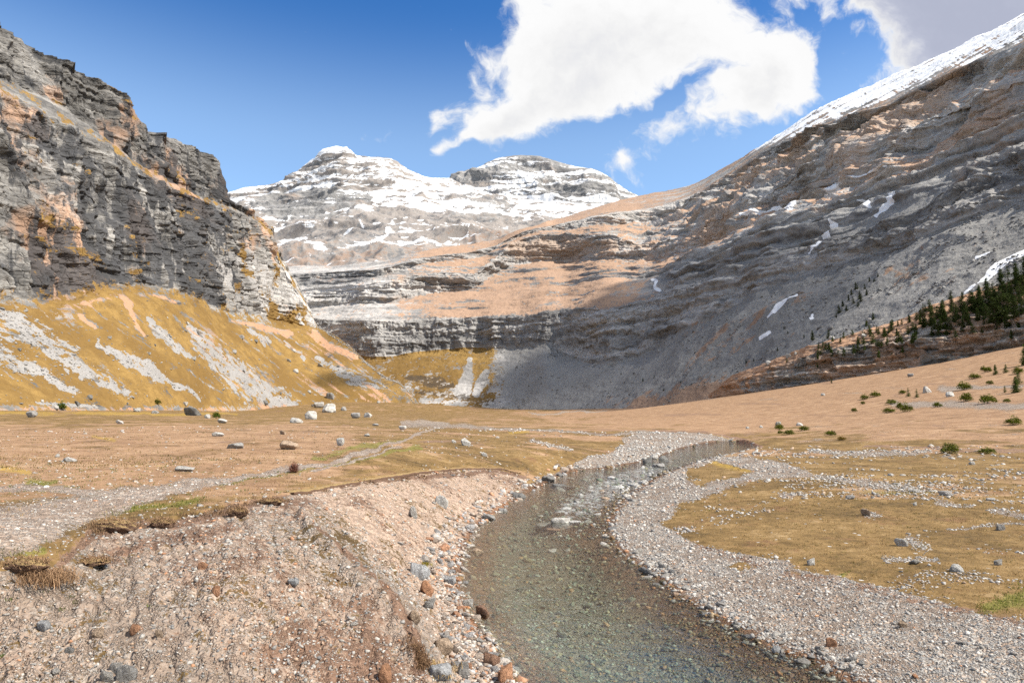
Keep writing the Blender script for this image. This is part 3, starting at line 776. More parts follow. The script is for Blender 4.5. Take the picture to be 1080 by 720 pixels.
sel = (GY > 2) & (R2 < 130)
SD[sel] = poly_sd(GX[sel], GY[sel], RIVER)
ZW = zwater(GY)
# small relief
W2 = np.stack([GX, GY, 0 * GX], -1)
n_l = np.where(near, fbm(W2 / 14, 4, seed=501), 0)
n_m = np.where(R2 < 400, fbm(W2 / 2.6, 4, seed=502), 0)
n_s = np.where(R2 < 90, fbm(W2 / .55, 4, .6, seed=503), 0)
n_xs = np.where(R2 < 40, fbm(W2 / .16, 3, .6, seed=504), 0)
jit = n_m * .5
# where things are, traced on the photograph's ground plan
wob = fbm(np.stack([PX / 40, PY / 16, 0 * PX], -1), 4, seed=510)
wob2 = fbm(np.stack([PX / 13, PY / 6, 0 * PX + 3], -1), 4, .6, seed=511)
qx, qy = PX + wob * 7 + wob2 * 3, PY + wob * 3 + wob2 * 1.6
BANK = [(-400, 760), (-400, 600), (-40, 600), (25, 598), (62, 592), (88, 566), (108, 553), (150, 549), (185, 548), (215, 540), (250, 534), (285, 524), (310, 519), (345, 514), (385, 506), (430, 500), (480, 495), (527, 494), (553, 502), (556, 514), (540, 530), (520, 545), (500, 560), (489, 580), (486, 605), (490, 625), (500, 650), (520, 680), (545, 720), (580, 850), (-400, 850)]
bank_sd = poly_sd(qx, qy, BANK)
bank = 1 - sstep(-2.5, 2.5, bank_sd)
crest = np.abs(seg_dist(qx, qy, [(25, 598), (62, 592), (88, 566), (108, 553), (150, 549), (185, 548), (215, 540), (250, 534), (285, 524), (310, 519), (345, 514), (385, 506), (430, 500), (480, 495), (527, 494), (553, 502)]))
GRAV_R = [(645, 566), (645, 545), (660, 522), (693, 501), (714, 493), (745, 482), (792, 483), (832, 489), (868, 503), (815, 504), (776, 511), (738, 524), (712, 538), (699, 552), (722, 567), (747, 575), (790, 586), (832, 592), (838, 599), (882, 607), (936, 620), (1000, 636), (1085, 660), (1300, 700), (1300, 860), (900, 860), (800, 720), (700, 640), (655, 590)]
gr = 1 - sstep(-3.5, 2.5, poly_sd(qx + n_s * 2, qy + n_m * 2, GRAV_R))
islet = poly_sd(qx, qy, [(724, 493), (760, 488), (800, 497), (770, 506), (735, 513), (722, 505)])
gr = gr * sstep(-3, 2, islet)
gr = np.maximum(gr, .0)
for q in ([(760, 597), (782, 603), (800, 600), (786, 592)], [(830, 600), (845, 604), (838, 610)]):
    gr = gr * sstep(-4, 3, poly_sd(qx, qy, q))
GRAV_L = [(600, 497), (612, 488), (630, 481), (645, 477), (660, 470), (655, 462), (700, 455), (745, 456), (775, 464), (757, 467), (735, 471), (712, 476), (690, 484), (668, 489), (640, 494)]
gl = 1 - sstep(-1.2, 1.6, poly_sd(qx, qy, GRAV_L))
white = np.zeros(GX.shape)
for p, w in [([(425, 447), (445, 447), (480, 449), (520, 452), (580, 454), (640, 457), (700, 457)], [3, 5, 3, 2, 1.6, 2, 3]), ([(440, 445), (470, 446)], [2, 2]), ([(855, 477), (900, 478), (985, 478)], [3, 3, 2.4]), ([(905, 509), (955, 515), (982, 519)], [4, 5, 2]),
             ([(988, 530), (1025, 533)], [3, 2]), ([(1045, 538), (1085, 546)], [3, 4]), ([(912, 541), (926, 543)], [4, 3]), ([(826, 523), (850, 523)], [3, 2]), ([(865, 504), (910, 509)], [4, 2]), ([(560, 464), (600, 474)], [2, 2]),
             ([(940, 425), (1080, 428)], [4, 5]), ([(990, 410), (1080, 408)], [3, 3]), ([(560, 436), (640, 433)], [1, 1]), ([(960, 570), (975, 577)], [6, 5]), ([(1000, 558), (1080, 552)], [1.5, 1.5]), ([(930, 588), (990, 592)], [2, 2])]:
    white = np.maximum(white, stroke(qx, qy, p, w, .8) * .64)
path = np.zeros(GX.shape)
for p, w in [([(-120, 580), (-30, 566), (40, 552), (110, 531), (160, 519), (215, 509), (255, 503), (300, 497)], [36, 30, 24, 15, 8, 5, 3.4, 3]), ([(296, 497), (340, 489), (372, 481), (410, 469), (440, 458), (455, 452)], [2.6, 2.4, 2.2, 1.6, 1.2, 1]), ([(330, 496), (380, 484), (420, 470)], [1.2, 1.2, .8]),
             ([(-20, 516), (40, 514), (90, 518), (120, 520)], [3, 3, 4, 3])]:
    path = np.maximum(path, stroke(qx, qy, p, w, .8))
green = np.zeros(GX.shape)
for p, w in [([(105, 541), (130, 537), (160, 534), (210, 527)], [3, 4, 5, 4]), ([(-40, 590), (0, 583), (45, 580)], [10, 9, 6]), ([(40, 514), (80, 515)], [4, 3]), ([(330, 482), (380, 473), (425, 463)], [3, 3, 2.4]), ([(340, 492), (400, 480), (440, 470)], [3, 3, 3]), ([(60, 508), (30, 510)], [3, 4]),
             ([(230, 510), (330, 493)], [4, 3]), ([(1040, 640), (1080, 630)], [8, 10]), ([(880, 612), (892, 608)], [5, 5])]:
    green = np.maximum(green, stroke(qx, qy, p, w, .9) * .8)
green = np.maximum(green, .46 * sstep(.05, .5, n_l) * sstep(620, 720, PX) * sstep(470, 492, PY) + .25 * sstep(.2, .6, n_l))
yellow = np.zeros(GX.shape)
for p, w in [([(95, 459), (120, 464)], [3, 3]), ([(0, 494), (30, 497)], [6, 4]), ([(535, 455), (560, 456)], [2, 2]), ([(745, 487), (792, 496)], [4, 6]), ([(880, 610), (895, 612)], [4, 4]), ([(-100, 436), (100, 436), (250, 437)], [3, 3, 2]), ([(560, 520), (590, 498)], [5, 5])]:
    yellow = np.maximum(yellow, stroke(qx, qy, p, w, .9) * .58)
# shapes: the soil lip at the terrace edge, the old channel banks on the right
old = [(1200, 474), (1080, 474), (1030, 474), (985, 472), (950, 471)]
LIPS = [(910, 471), (930, 471), (950, 473), (985, 473), (1030, 475), (1085, 476)]
depth = np.where(SD < 0, .46 * sstep(0, 1.9, -SD) + .06 * sstep(0, .3, -SD), 0)
riffle = stroke(PX, PY, [(600, 545), (640, 520), (690, 498)], [26, 26, 16], .9)
depth = depth * (1 - .78 * riffle) 
landz = np.maximum(GZ, ZW + .035 + np.minimum(np.maximum(SD, 0) * .03, .2)) 
GZ = np.where(SD < 0, ZW - depth + .02 + n_s * .03 + n_xs * .012, landz)
turfw = np.clip(1 - np.maximum.reduce([bank, gr, gl, path]), 0, 1) * (SD > 0)
rough_near = np.where(R2 < 150, n_m * .05 + n_s * .018 + n_xs * .008, 0)
GZ = GZ + (SD > 0) * sstep(0, .5, SD) * (turfw * (rough_near + n_l * .10 * sstep(10, 60, R2) + n_m * .10 * sstep(60, 200, R2)) + (1 - turfw) * (n_m * .035 + n_s * .03 + n_xs * .022))
# rills and slumps on the bank face
rill = ridged(np.stack([qx / 26, qy / 70, 0 * qx], -1), 3, seed=530) - .5
GZ = GZ + bank * (PX < 520) * (rill * -.12 + n_m * .05) * sstep(3, 18, -bank_sd) * sstep(.2, .8, SD)
GZ = GZ + .17 * stroke(qx, qy, [(322, 548), (352, 582), (400, 622), (422, 648), (440, 690)], [6, 9, 11, 12, 10], .9) * sstep(.4, 1.0, SD)
lipm = (1 - sstep(0, 9, np.where(bank_sd > 0, bank_sd, 99))) * (PX < 560) * (PX > 20)
GZ = GZ + lipm * .05 * (SD > .3)
G3 = np.stack([GX, GY, GZ], -1)

streak = fbm(np.stack([PX / 75, PY / 5.5, 0 * PX + 2], -1), 5, .6, seed=540)
streak2 = fbm(np.stack([PX / 30, PY / 3.2, 0 * PX + 5], -1), 4, .6, seed=541)
soil = np.maximum(stroke(qx, qy, [(330, 560), (352, 582), (400, 622), (422, 648), (440, 690), (446, 725)], [3, 3, 4, 6, 8, 9], .9) * .75,
                  stroke(qx, qy, [(60, 598), (100, 562), (150, 553), (185, 552), (250, 538), (300, 523)], [5, 6, 6, 4, 5, 3], .9) * .75)
soil = np.maximum(soil, stroke(qx, qy, [(360, 514), (430, 503), (527, 497), (550, 502)], [1.6, 1.8, 1.8, 1.2], .6) * .9)
soil = np.maximum(soil, stroke(qx, qy, [(100, 590), (180, 570), (240, 560)], [10, 12, 9], .9) * .55)
soil = np.maximum(soil, stroke(qx, qy, [(385, 640), (400, 690), (400, 740)], [20, 30, 34], .8) * .6 * (.8 + n_m))
soil = np.maximum(soil, stroke(qx, qy, [(1200, 476), (1080, 475), (1030, 474), (985, 473), (912, 471)], [2.5, 2.2, 2, 1.6, .8], .6))
soil = np.maximum(soil, stroke(qx, qy, [(800, 470), (775, 462), (745, 456), (690, 453)], [1.6, 2, 1.2, .8], .6))
soil = np.maximum(soil, stroke(qx, qy, [(730, 572), (800, 596), (900, 618), (1000, 640), (1090, 660)], [4, 4, 6, 7, 8], .9) * .5)
grey = 1 - sstep(-.1, .1, (PX - 330 + (PY - 560) * -.35) / 120 + n_l * .1)    # grey pebbles to the lower left, pale tan to the right
pale = bank * sstep(0, 40, PX - interp(np.clip(PY, 500, 720), [500, 545, 580, 620, 650, 690, 720], [250, 325, 362, 410, 432, 450, 455]))
gravel = np.maximum.reduce([bank * .62, gr * 1.0, gl, white, path * .95])
soil = np.maximum(soil, bank * (.28 + .35 * n_m + .25 * n_l) * (SD > .3))
far_turf = turfw * (PY < 486)
gravel = np.maximum(gravel, far_turf * (.36 * sstep(.10, .5, streak) + .22 * sstep(.1, .5, streak2)) * sstep(560, 800, PX))
soil = np.maximum(soil, far_turf * .5 * sstep(.12, .55, -streak + .4 * streak2))
gravel = np.where(SD < .25, np.maximum(gravel, .8), gravel)
wet = 1 - sstep(-.05, .35 , SD + n_s * .25)
algae_depth_tint = np.where(SD < 0, sstep(.12, .5, depth) * .85, 0)  # olive film mask, doubling as painted water-depth tint
yellow = np.maximum(yellow, .42 * sstep(.1, .5, streak2 - .3 * streak) * (PY < 500))
tan = sstep(445, 470, 470 + 0 * PY) * 0 + sstep(.0, .8, (480 - PY) / 45 + n_l * .6) * sstep(460, 680, PX + 90 * n_l) + .6 * sstep(.0, .4, n_l) + .75 * (1 - sstep(300, 480, PX + 60 * n_l)) * sstep(440, 455, PY) * (1 - sstep(500, 530, PY))
gA = np.stack([np.clip(v, 0, 1) for v in (gravel, soil, green, yellow)], -1)
gB = np.stack([np.clip(v, 0, 1) for v in (np.maximum.reduce([pale, path * .3, bank * (.34 + .7 * n_m + .3 * n_l)]), wet, algae_depth_tint, np.clip(tan + .5 * streak, 0, 1))], -1)

def ground_material():
    k = NT('meadow_and_gravel'); P = k.pos()
    A = k.attr('gA'); B = k.attr('gB'); a = k.sep(A.outputs['Color']); b = k.sep(B.outputs['Color']); yel = A.outputs['Alpha']; tan_ = B.outputs['Alpha']
    n0 = k.noise(P, .035, 5, .6); n1 = k.noise(P, .35, 6, .62); n2 = k.noise(P, 2.4, 5, .65); n3 = k.noise(P, 16, 4, .7); n4 = k.noise(P, 60, 2, .6)
    # short dry turf: ochre, straw, moss-green and bare patches
    t = k.m('ADD', k.m('MULTIPLY', n1, .45), k.m('ADD', k.m('MULTIPLY', n2, .35), k.m('MULTIPLY', n3, .2)))
    turf = k.ramp(t, [(.38, (.068, .045, .020)), (.47, (.135, .086, .034)), (.54, (.195, .124, .050)), (.64, (.31, .215, .11))])
    straw = k.ramp(t, [(.38, (.16, .095, .055)), (.52, (.27, .168, .098)), (.66, (.39, .27, .17))])
    turf = k.mix(k.rng(k.m('ADD', tan_, k.m('MULTIPLY', k.m('SUBTRACT', n1, .5), 1.2)), .3, .75), turf, straw)
    gcol = k.mix(n2, (.085, .095, .018), (.21, .185, .05))
    turf = k.mix(k.rng(k.m('ADD', a[2], k.m('ADD', k.m('MULTIPLY', k.m('SUBTRACT', n1, .5), 1.3), k.m('MULTIPLY', k.m('SUBTRACT', n3, .5), .8))), .42, .85, 0, .85), turf, gcol)
    ycol = k.mix(n2, (.24, .155, .02), (.42, .28, .06))
    turf = k.mix(k.rng(k.m('ADD', yel, k.m('MULTIPLY', k.m('SUBTRACT', n2, .5), .7)), .4, .7, 0, .85), turf, ycol)
    red = k.rng(k.noise(P, .55, 6, .72), .55, .70, 0, .7)
    turf = k.mix(red, turf, (.165, .085, .048))
    # little stones lying in the turf
    sv = k.n('ShaderNodeTexVoronoi', feature='F1'); k.put(sv.inputs['Vector'], P); sv.inputs['Scale'].default_value = 3.2
    few = k.m('LESS_THAN', k.sep(sv.outputs['Color'])[0], .16)
    sp = k.m('MULTIPLY', k.m('LESS_THAN', sv.outputs['Distance'], .17), few)
    sp = k.m('MULTIPLY', sp, k.rng(k.noise(P, .16, 3, .6), .44, .56))
    turf = k.mix(sp, turf, (.42, .40, .37))
    # gravel, three sizes of stones
    def stones(scale):
        w = k.v('ADD', P, k.v('MULTIPLY', k.v('SUBTRACT', k.noise(P, scale * .7, 2, .5, col=True), (.5, .5, .5)), (.5 / scale,) * 3))
        v = k.n('ShaderNodeTexVoronoi', feature='F1'); k.put(v.inputs['Vector'], w); v.inputs['Scale'].default_value = scale
        e = k.vor(w, scale, 'DISTANCE_TO_EDGE', 'Distance')
        return k.sep(v.outputs['Color']), e
    c1, e1 = stones(9.0); c2, e2 = stones(24.0); c3, e3 = stones(60.0)
    pick = k.rng(k.noise(P, 5, 4, .6), .46, .54)
    cA = k.n('ShaderNodeMix', data_type='FLOAT'); k.put(cA.inputs[0], pick); k.put(cA.inputs[2], c1[0]); k.put(cA.inputs[3], c2[0]); sA = cA.outputs[0]
    cB = k.n('ShaderNodeMix', data_type='FLOAT'); k.put(cB.inputs[0], pick); k.put(cB.inputs[2], e1); k.put(cB.inputs[3], k.m('MULTIPLY', e2, 1.0)); sE = cB.outputs[0]
    sA = k.m('ADD', k.m('MULTIPLY', sA, .72), k.m('MULTIPLY', c3[0], .28))
    gpal = k.ramp(sA, [(0, (.14, .135, .13)), (.22, (.23, .222, .21)), (.45, (.31, .298, .278)), (.62, (.39, .37, .335)), (.78, (.35, .24, .16)), (.88, (.46, .42, .38)), (1, (.20, .20, .205))])
    gtan = k.ramp(sA, [(0, (.22, .17, .135)), (.25, (.33, .235, .17)), (.5, (.42, .305, .225)), (.75, (.48, .40, .335)), (.9, (.40, .24, .15)), (1, (.31, .30, .295))])
    grav = k.mix(b[0], gpal, gtan)
    matrix = k.mix(b[0], k.mix(n3, (.165, .120, .09), (.265, .205, .16)), k.mix(n3, (.325, .235, .175), (.46, .35, .275)))
    grav = k.mix(k.rng(sE, .02, .10), matrix, grav)
    grav = k.mix(k.rng(k.m('ADD', k.m('MULTIPLY', n1, .5), k.m('MULTIPLY', n2, .5)), .42, .56, 0, .85), grav, matrix)
    # soil and dead roots
    so_ = k.mix(k.m('ADD', k.m('MULTIPLY', n3, .5), k.m('MULTIPLY', n2, .5)), (.075, .046, .032), (.26, .16, .11))
    so_ = k.mix(k.rng(n4, .56, .68, 0, .6), so_, (.36, .27, .20))
    edge = k.m('ADD', k.m('MULTIPLY', k.m('SUBTRACT', n1, .5), .9), k.m('ADD', k.m('MULTIPLY', k.m('SUBTRACT', n2, .5), 1.2), k.m('MULTIPLY', k.m('SUBTRACT', n3, .5), 1.0)))
    fg = k.rng(k.m('ADD', a[0], edge), .44, .54)
    col = k.mix(fg, turf, grav)
    fs = k.rng(k.m('ADD', a[1], edge), .42, .60)
    col = k.mix(fs, col, so_)
    # river bed: wet stones, olive film and painted water-depth tint on the deeper ones
    bed = k.mix(k.m('MULTIPLY', b[2], .75), k.v('MULTIPLY', col, (.58, .41, .29)), k.mix(sA, (.050, .072, .060), (.25, .265, .21)))
    col = k.mix(b[1], col, bed)
    h = k.m('ADD', k.m('MULTIPLY', k.m('MULTIPLY', k.rng(sE, 0, .28), fg), .028), k.m('ADD', k.m('MULTIPLY', n3, .022), k.m('MULTIPLY', n2, .06)))
    h = k.m('ADD', h, k.m('MULTIPLY', n4, .009))
    nrm = k.bump(h, 1.0, 1.0)
    rough = k.n('ShaderNodeMix', data_type='FLOAT'); k.put(rough.inputs[0], b[1]); rough.inputs[2].default_value = .93; rough.inputs[3].default_value = .5
    return k.surf(k.bsdf(col, rough.outputs[0], nrm, .15))
M_GROUND = ground_material()
GF = grid_faces(len(az), len(rr))
gme = mesh_from('ground', G3.reshape(-1, 3), GF, M_GROUND, True, {'gA': gA.reshape(-1, 4), 'gB': gB.reshape(-1, 4)})
link('ground', gme, kind='structure', label='dry ochre meadow with gravel banks along a shallow stream')

# ------------------------------------------------------------------ the stream
def water_material():
    k = NT('clear_water'); P = k.pos()
    w = k.v('MULTIPLY', P, (1.0, .55, 1))
    n1 = k.noise(w, 1.1, 4, .6, .6); n2 = k.noise(w, 5.0, 4, .62, .8); n3 = k.noise(w, 17, 3, .6)
    far = k.rng(k.sepv(P)[1], 12, 45, .4, 1.7)
    h = k.m('MULTIPLY', k.m('ADD', k.m('MULTIPLY', n1, .024), k.m('ADD', k.m('MULTIPLY', n2, .017), k.m('MULTIPLY', n3, .006))), far)
    nrm = k.bump(h, 1.0, 1.0)
    fr = k.n('ShaderNodeFresnel'); fr.inputs['IOR'].default_value = 1.33; k.put(fr.inputs['Normal'], nrm)
    tr = k.n('ShaderNodeBsdfTransparent'); k.put(tr.inputs[0], (.86, .905, .875))
    gl = k.n('ShaderNodeBsdfGlossy'); k.put(gl.inputs['Color'], (1, 1, 1)); gl.inputs['Roughness'].default_value = .06; k.put(gl.inputs['Normal'], nrm)
    mx = k.n('ShaderNodeMixShader'); k.put(mx.inputs[0], k.m('MULTIPLY', fr.outputs[0], 1.0, clamp=True)); k.t.links.new(tr.outputs[0], mx.inputs[1]); k.t.links.new(gl.outputs[0], mx.inputs[2])
    # thin broken foam where it runs over stones
    at = k.attr('riffle').outputs['Fac']
    fo = k.rng(k.m('ADD', k.m('MULTIPLY', at, .5), k.m('MULTIPLY', k.noise(w, 3.2, 6, .72, 1.0), .6)), .70, .86, 0, .4)
    df = k.n('ShaderNodeBsdfDiffuse'); k.put(df.inputs[0], (.62, .64, .64)); k.put(df.inputs['Normal'], nrm)
    m2 = k.n('ShaderNodeMixShader'); k.put(m2.inputs[0], fo); k.t.links.new(mx.outputs[0], m2.inputs[1]); k.t.links.new(df.outputs[0], m2.inputs[2])
    return k.surf(m2.outputs[0])
keepv = (SD < .5) & (R2 < 130)
idx = -np.ones(keepv.size, int); kv = np.flatnonzero(keepv.ravel())
f_ok = keepv.ravel()[GF].all(1); wf = GF[f_ok]
used = np.unique(wf); idx[used] = np.arange(len(used))
WV = np.stack([GX.ravel()[used], GY.ravel()[used], ZW.ravel()[used] + .004 * noise(np.stack([GX.ravel()[used] / .7, GY.ravel()[used] / .9, 0 * GX.ravel()[used]], -1), 3)], -1)
rif = (riffle * .9).ravel()[used]
link('river', mesh_from('river', WV, idx[wf], water_material(), True, {'riffle': rif}), kind='structure', label='clear shallow mountain stream over a stony bed')
LOFTS.append((G3.reshape(-1, 3), GF))

# lookups for placing things
def ground_at(X, Y):
    a = np.arctan2(X, Y); r = np.hypot(X, Y)
    i = int(np.clip(np.searchsorted(az, a), 1, len(az) - 1)); j = int(np.clip(np.searchsorted(rr, r), 1, len(rr) - 1))
    ta = (a - az[i - 1]) / (az[i] - az[i - 1]); tr = (r - rr[j - 1]) / (rr[j] - rr[j - 1])
    return float((GZ[i-1, j-1] * (1-ta) + GZ[i, j-1] * ta) * (1-tr) + (GZ[i-1, j] * (1-ta) + GZ[i, j] * ta) * tr)
_all_v = np.concatenate([v for v, f in LOFTS]); _all_f = []
_o = 0
for v, f in LOFTS: _all_f.append(f + _o); _o += len(v)
TREE = BVHTree.FromPolygons([tuple(x) for x in _all_v.tolist()], np.concatenate(_all_f).tolist())
def hit(px, py):
    a, e = ray(px, py)
    d = Vector((float(a), 1.0, float(e))).normalized()
    loc, nrm, i, dist = TREE.ray_cast(Vector((0, 0, CAM_Z)), d)
    return loc, nrm
#@@THINGS
# ------------------------------------------------------------------ stones and boulders
def ico(sub):
    bm = bmesh.new(); bmesh.ops.create_icosphere(bm, subdivisions=sub, radius=1)
    V = np.array([v.co[:] for v in bm.verts]); F = np.array([[v.index for v in f.verts] for f in bm.faces]); bm.free()
    return V / np.linalg.norm(V, axis=1, keepdims=True), F
ICO = {s: ico(s) for s in (1, 2, 3, 4)}
def rock_shape(seed, sub=3, nplane=13, rough=.05, flat=.6):
    r = np.random.default_rng(seed)
    V, F = ICO[sub]
    n = r.normal(size=(nplane, 3)); n /= np.linalg.norm(n, axis=1, keepdims=True)
    n = np.concatenate([n, [[0, 0, 1], [0, 0, -1], [1, 0, 0], [-1, 0, 0], [0, 1, 0], [0, -1, 0]]])
    d = np.concatenate([r.uniform(.5, .92, nplane), np.full(6, .95)])
    dot = V @ n.T
    rad = np.min(np.where(dot > .05, d / np.maximum(dot, .05), 9), axis=1)
    rad = np.minimum(rad, 1.25)
    P = V * rad[:, None]
    if rough: P = P + V * (fbm(P * 2.2 + seed * 3.1, 4, .55, seed=seed) * rough)[:, None] * 1.6
    P = P * np.array([1, r.uniform(.62, .92), flat * r.uniform(.85, 1.15)])
    return P / np.abs(P).max(0).max(), F

def stone_material(name, use_attr):
    k = NT(name); P = k.pos()
    if use_attr: base = k.attr('col').outputs['Color']; sc = 14
    else: base = k.n('ShaderNodeObjectInfo').outputs['Color']; sc = 3.0
    n1 = k.noise(P, sc, 6, .65); n2 = k.noise(P, sc * 5, 4, .6)
    c = k.mix(k.rng(n1, .35, .68), k.v('MULTIPLY', base, (.66, .65, .64)), k.v('MULTIPLY', base, (1.2, 1.2, 1.2)))
    c = k.mix(k.rng(n2, .58, .72, 0, .5), c, k.v('MULTIPLY', base, (.45, .44, .43)))
    return k.surf(k.bsdf(c, .9, k.bump(k.m('ADD', k.m('MULTIPLY', n1, .6), k.m('MULTIPLY', n2, .25)), .5 / sc, .9), .2))
M_STONE = stone_material('boulder_stone', False)
M_PEB = stone_material('pebble_stone', True)
ROCKS = [mesh_from('boulder', *rock_shape(100 + i, 4, 9, .05, .72), M_STONE, True) for i in range(9)]
SLABS = [mesh_from('boulder', *rock_shape(200 + i, 4, 9, .05, .42), M_STONE, True) for i in range(5)]
STONES = [mesh_from('stone', *rock_shape(300 + i, 3, 11, .05, .6), M_STONE, True) for i in range(10)]
PALE, GREY, DARK, BLUE, TAN, ORANGE, WHITE, BROWN = (.37, .355, .33), (.26, .252, .24), (.15, .147, .14), (.36, .365, .37), (.36, .27, .195), (.40, .215, .125), (.44, .43, .405), (.26, .155, .105)

def boulder(px, py, w, h, colr, label, slab=False, group=None, sink=.42, rz=None, yaw=.85):
    """px, py: bottom centre in the photograph"""
    loc, _ = hit(px, py)
    if loc is None: return
    D = loc.y; q = .72 if D > 40 else 1.0; s = w / FPX * D / 2 * q; hz = h / FPX * D * q
    me = random.choice(SLABS if slab else ROCKS)
    zext = np.array([v.co.z for v in me.vertices]); zr = zext.max() - zext.min()
    sz = hz / zr * (1.15 + sink)
    o = link('boulder' if s > .3 else 'stone', me, None, None, label, 'boulder' if s > .3 else 'stone', group,
             (loc.x, loc.y + s * .55, loc.z - zext.min() * sz - sink * hz * .8), (random.uniform(-.12, .12), random.uniform(-.12, .12), random.uniform(-.35, .35) if rz is None else rz), (s * 1.05, s * yaw, sz))
    j = random.uniform(.9, 1.1); o.color = (colr[0] * j, colr[1] * j, colr[2] * j, 1)
    return o

# left meadow and the foot of the scree
B = boulder
B(31, 440, 15, 8, GREY, 'grey boulder at the left edge of the meadow beside a low dark bush')
B(58, 431, 8, 4, PALE, 'small pale rock just left of the dark bush under the grass slope')
B(201, 438, 25, 10, DARK, 'dark grey flat topped boulder at the foot of the left slope')
B(218, 441, 9, 5, PALE, 'small pale boulder between the dark boulder and the shrub')
B(234, 446, 14, 5, PALE, 'pale low rock in front of the small dark shrub on the left meadow', True)
B(163, 436, 10, 4, GREY, 'low grey rock in the grass left of the dark flat topped boulder')
B(144, 434, 12, 5, PALE, 'pale rock lying left of the dark flat topped boulder')
B(327, 442, 19, 10, PALE, 'big rounded pale boulder standing alone below the broad scree tongue')
B(312, 446, 18, 6, PALE, 'flat pale slab beside the big rounded boulder', True)
B(347, 435, 22, 11, WHITE, 'largest pale block of the jumble at the scree foot')
B(335, 430, 15, 7, PALE, 'pale block leaning against the left of the scree foot jumble')
B(348, 421, 12, 8, GREY, 'grey block topmost in the boulder jumble at the scree foot')
B(362, 433, 8, 5, GREY, 'small grey block at the right end of the scree foot jumble')
B(374, 441, 13, 7, GREY, 'grey boulder left in the pair below the brown mound')
B(388, 440, 12, 6, PALE, 'pale boulder right in the pair below the brown mound')
B(304, 474, 18, 7, TAN, 'tan flat topped boulder in the middle of the left meadow', True)
B(358, 470, 8, 7, WHITE, 'small bright white block on the left meadow')
B(246, 473, 16, 5, GREY, 'low grey rock lying in the left meadow', True)
B(229, 460, 16, 5, PALE, 'pale low rock in the brown meadow near its grey neighbour', True)
B(298, 458, 10, 5, TAN, 'small tan boulder between the meadow and the scree')
B(387, 460, 8, 3, PALE, 'tiny flat pale rock near the bend of the path', True)
B(70, 487, 14, 4, WHITE, 'flat whitish rock on bare brown meadow at the left', True)
B(60, 482, 5, 3, WHITE, 'tiny whitish stone just above the flat white rock')
B(193, 497, 18, 4, PALE, 'flat pale slab flush with the turf above the path', True)
B(125, 447, 10, 5, PALE, 'pale boulder on the brown meadow below the yellow slope')
B(490, 470, 17, 9, WHITE, 'white boulder on the meadow above the curved bank')
B(478, 467, 8, 4, PALE, 'small pale rock left of the white meadow boulder')
B(510, 481, 10, 5, PALE, 'small pale rock on turf in front of the white meadow boulder')
B(424, 453, 11, 5, WHITE, 'whitish rock by the far end of the path')
B(396, 449, 9, 3, GREY, 'low grey rock at the far side of the meadow', True)
# the cut bank
B(466, 534, 14, 9, WHITE, 'pale boulder stuck in the pink cut bank')
B(435, 546, 10, 10, PALE, 'pale stone on the cut bank left of the white boulder')
B(443, 611, 22, 12, BLUE, 'blue grey angular slab on the bank near the waterline', True)
B(474, 617, 12, 7, BLUE, 'blue grey block at the waterline')
B(449, 627, 14, 12, ORANGE, 'orange sandstone block below the blue grey slab')
B(453, 641, 11, 7, GREY, 'grey rough block below the orange block')
B(436, 656, 15, 10, TAN, 'tan block lower on the bank beside brown soil')
B(468, 690, 19, 12, TAN, 'tan slab near the water low on the bank', True)
B(519, 702, 17, 9, BROWN, 'brown slab at the edge of the stream', True)
B(534, 719, 18, 13, ORANGE, 'orange brown boulder in the stream edge at the bottom of the view')
B(463, 719, 24, 13, BLUE, 'blue grey slab at the bottom of the view', True)
B(405, 720, 14, 14, ORANGE, 'orange block half buried in brown soil')
B(489, 716, 14, 13, GREY, 'grey cracked stone between two slabs low on the bank')
B(510, 652, 17, 9, BROWN, 'reddish brown rock standing in the shallow water')
B(502, 585, 15, 5, TAN, 'flat tan stone awash at the left edge of the stream', True)
B(494, 641, 12, 7, PALE, 'pale stone on the waterline beside the reddish rock')
B(506, 679, 10, 5, PALE, 'small pale stone low at the waterline')
B(480, 604, 12, 4, BROWN, 'brown flat stone on the waterline above the blue block', True)
B(531, 541, 10, 4, GREY, 'flat grey stone on the waterline below the turf', True)
# in the stream
B(578, 559, 24, 6, GREY, 'flat grey rock, left of the small islet in the stream', True, sink=.1)
B(593, 556, 22, 8, PALE, 'pale blocky rock in the middle of the stream islet', sink=.1)
B(607, 554, 12, 4, WHITE, 'white flat stone at the right end of the stream islet', True, sink=.1)
B(568, 561, 12, 4, DARK, 'dark low stone at the left tip of the stream islet', True, sink=.1)
B(584, 562, 14, 4, BROWN, 'brown low stone at the front of the stream islet', True, sink=.1)
B(594, 517, 22, 5, DARK, 'long dark flat rock lying in the stream near the left shore', True, sink=.1)
B(590, 502, 12, 4, GREY, 'grey flat stone farther up the left shore', True)
B(578, 508, 14, 5, DARK, 'dark stone at the turf edge of the stream', True)
B(548, 526, 14, 5, DARK, 'dark stone under the turf on the left shore', True)
B(515, 549, 15, 6, GREY, 'grey stone on the left shore by the narrows')
B(684, 490, 14, 9, DARK, 'dark upright rock, left of the cluster at the far gravel bar')
B(695, 494, 18, 6, GREY, 'grey low rock in front of the cluster at the far gravel bar', True)
B(700, 487, 14, 7, DARK, 'dark rock, right of the cluster at the far gravel bar')
B(691, 484, 12, 6, PALE, 'pale rock at the back of the cluster at the far gravel bar')
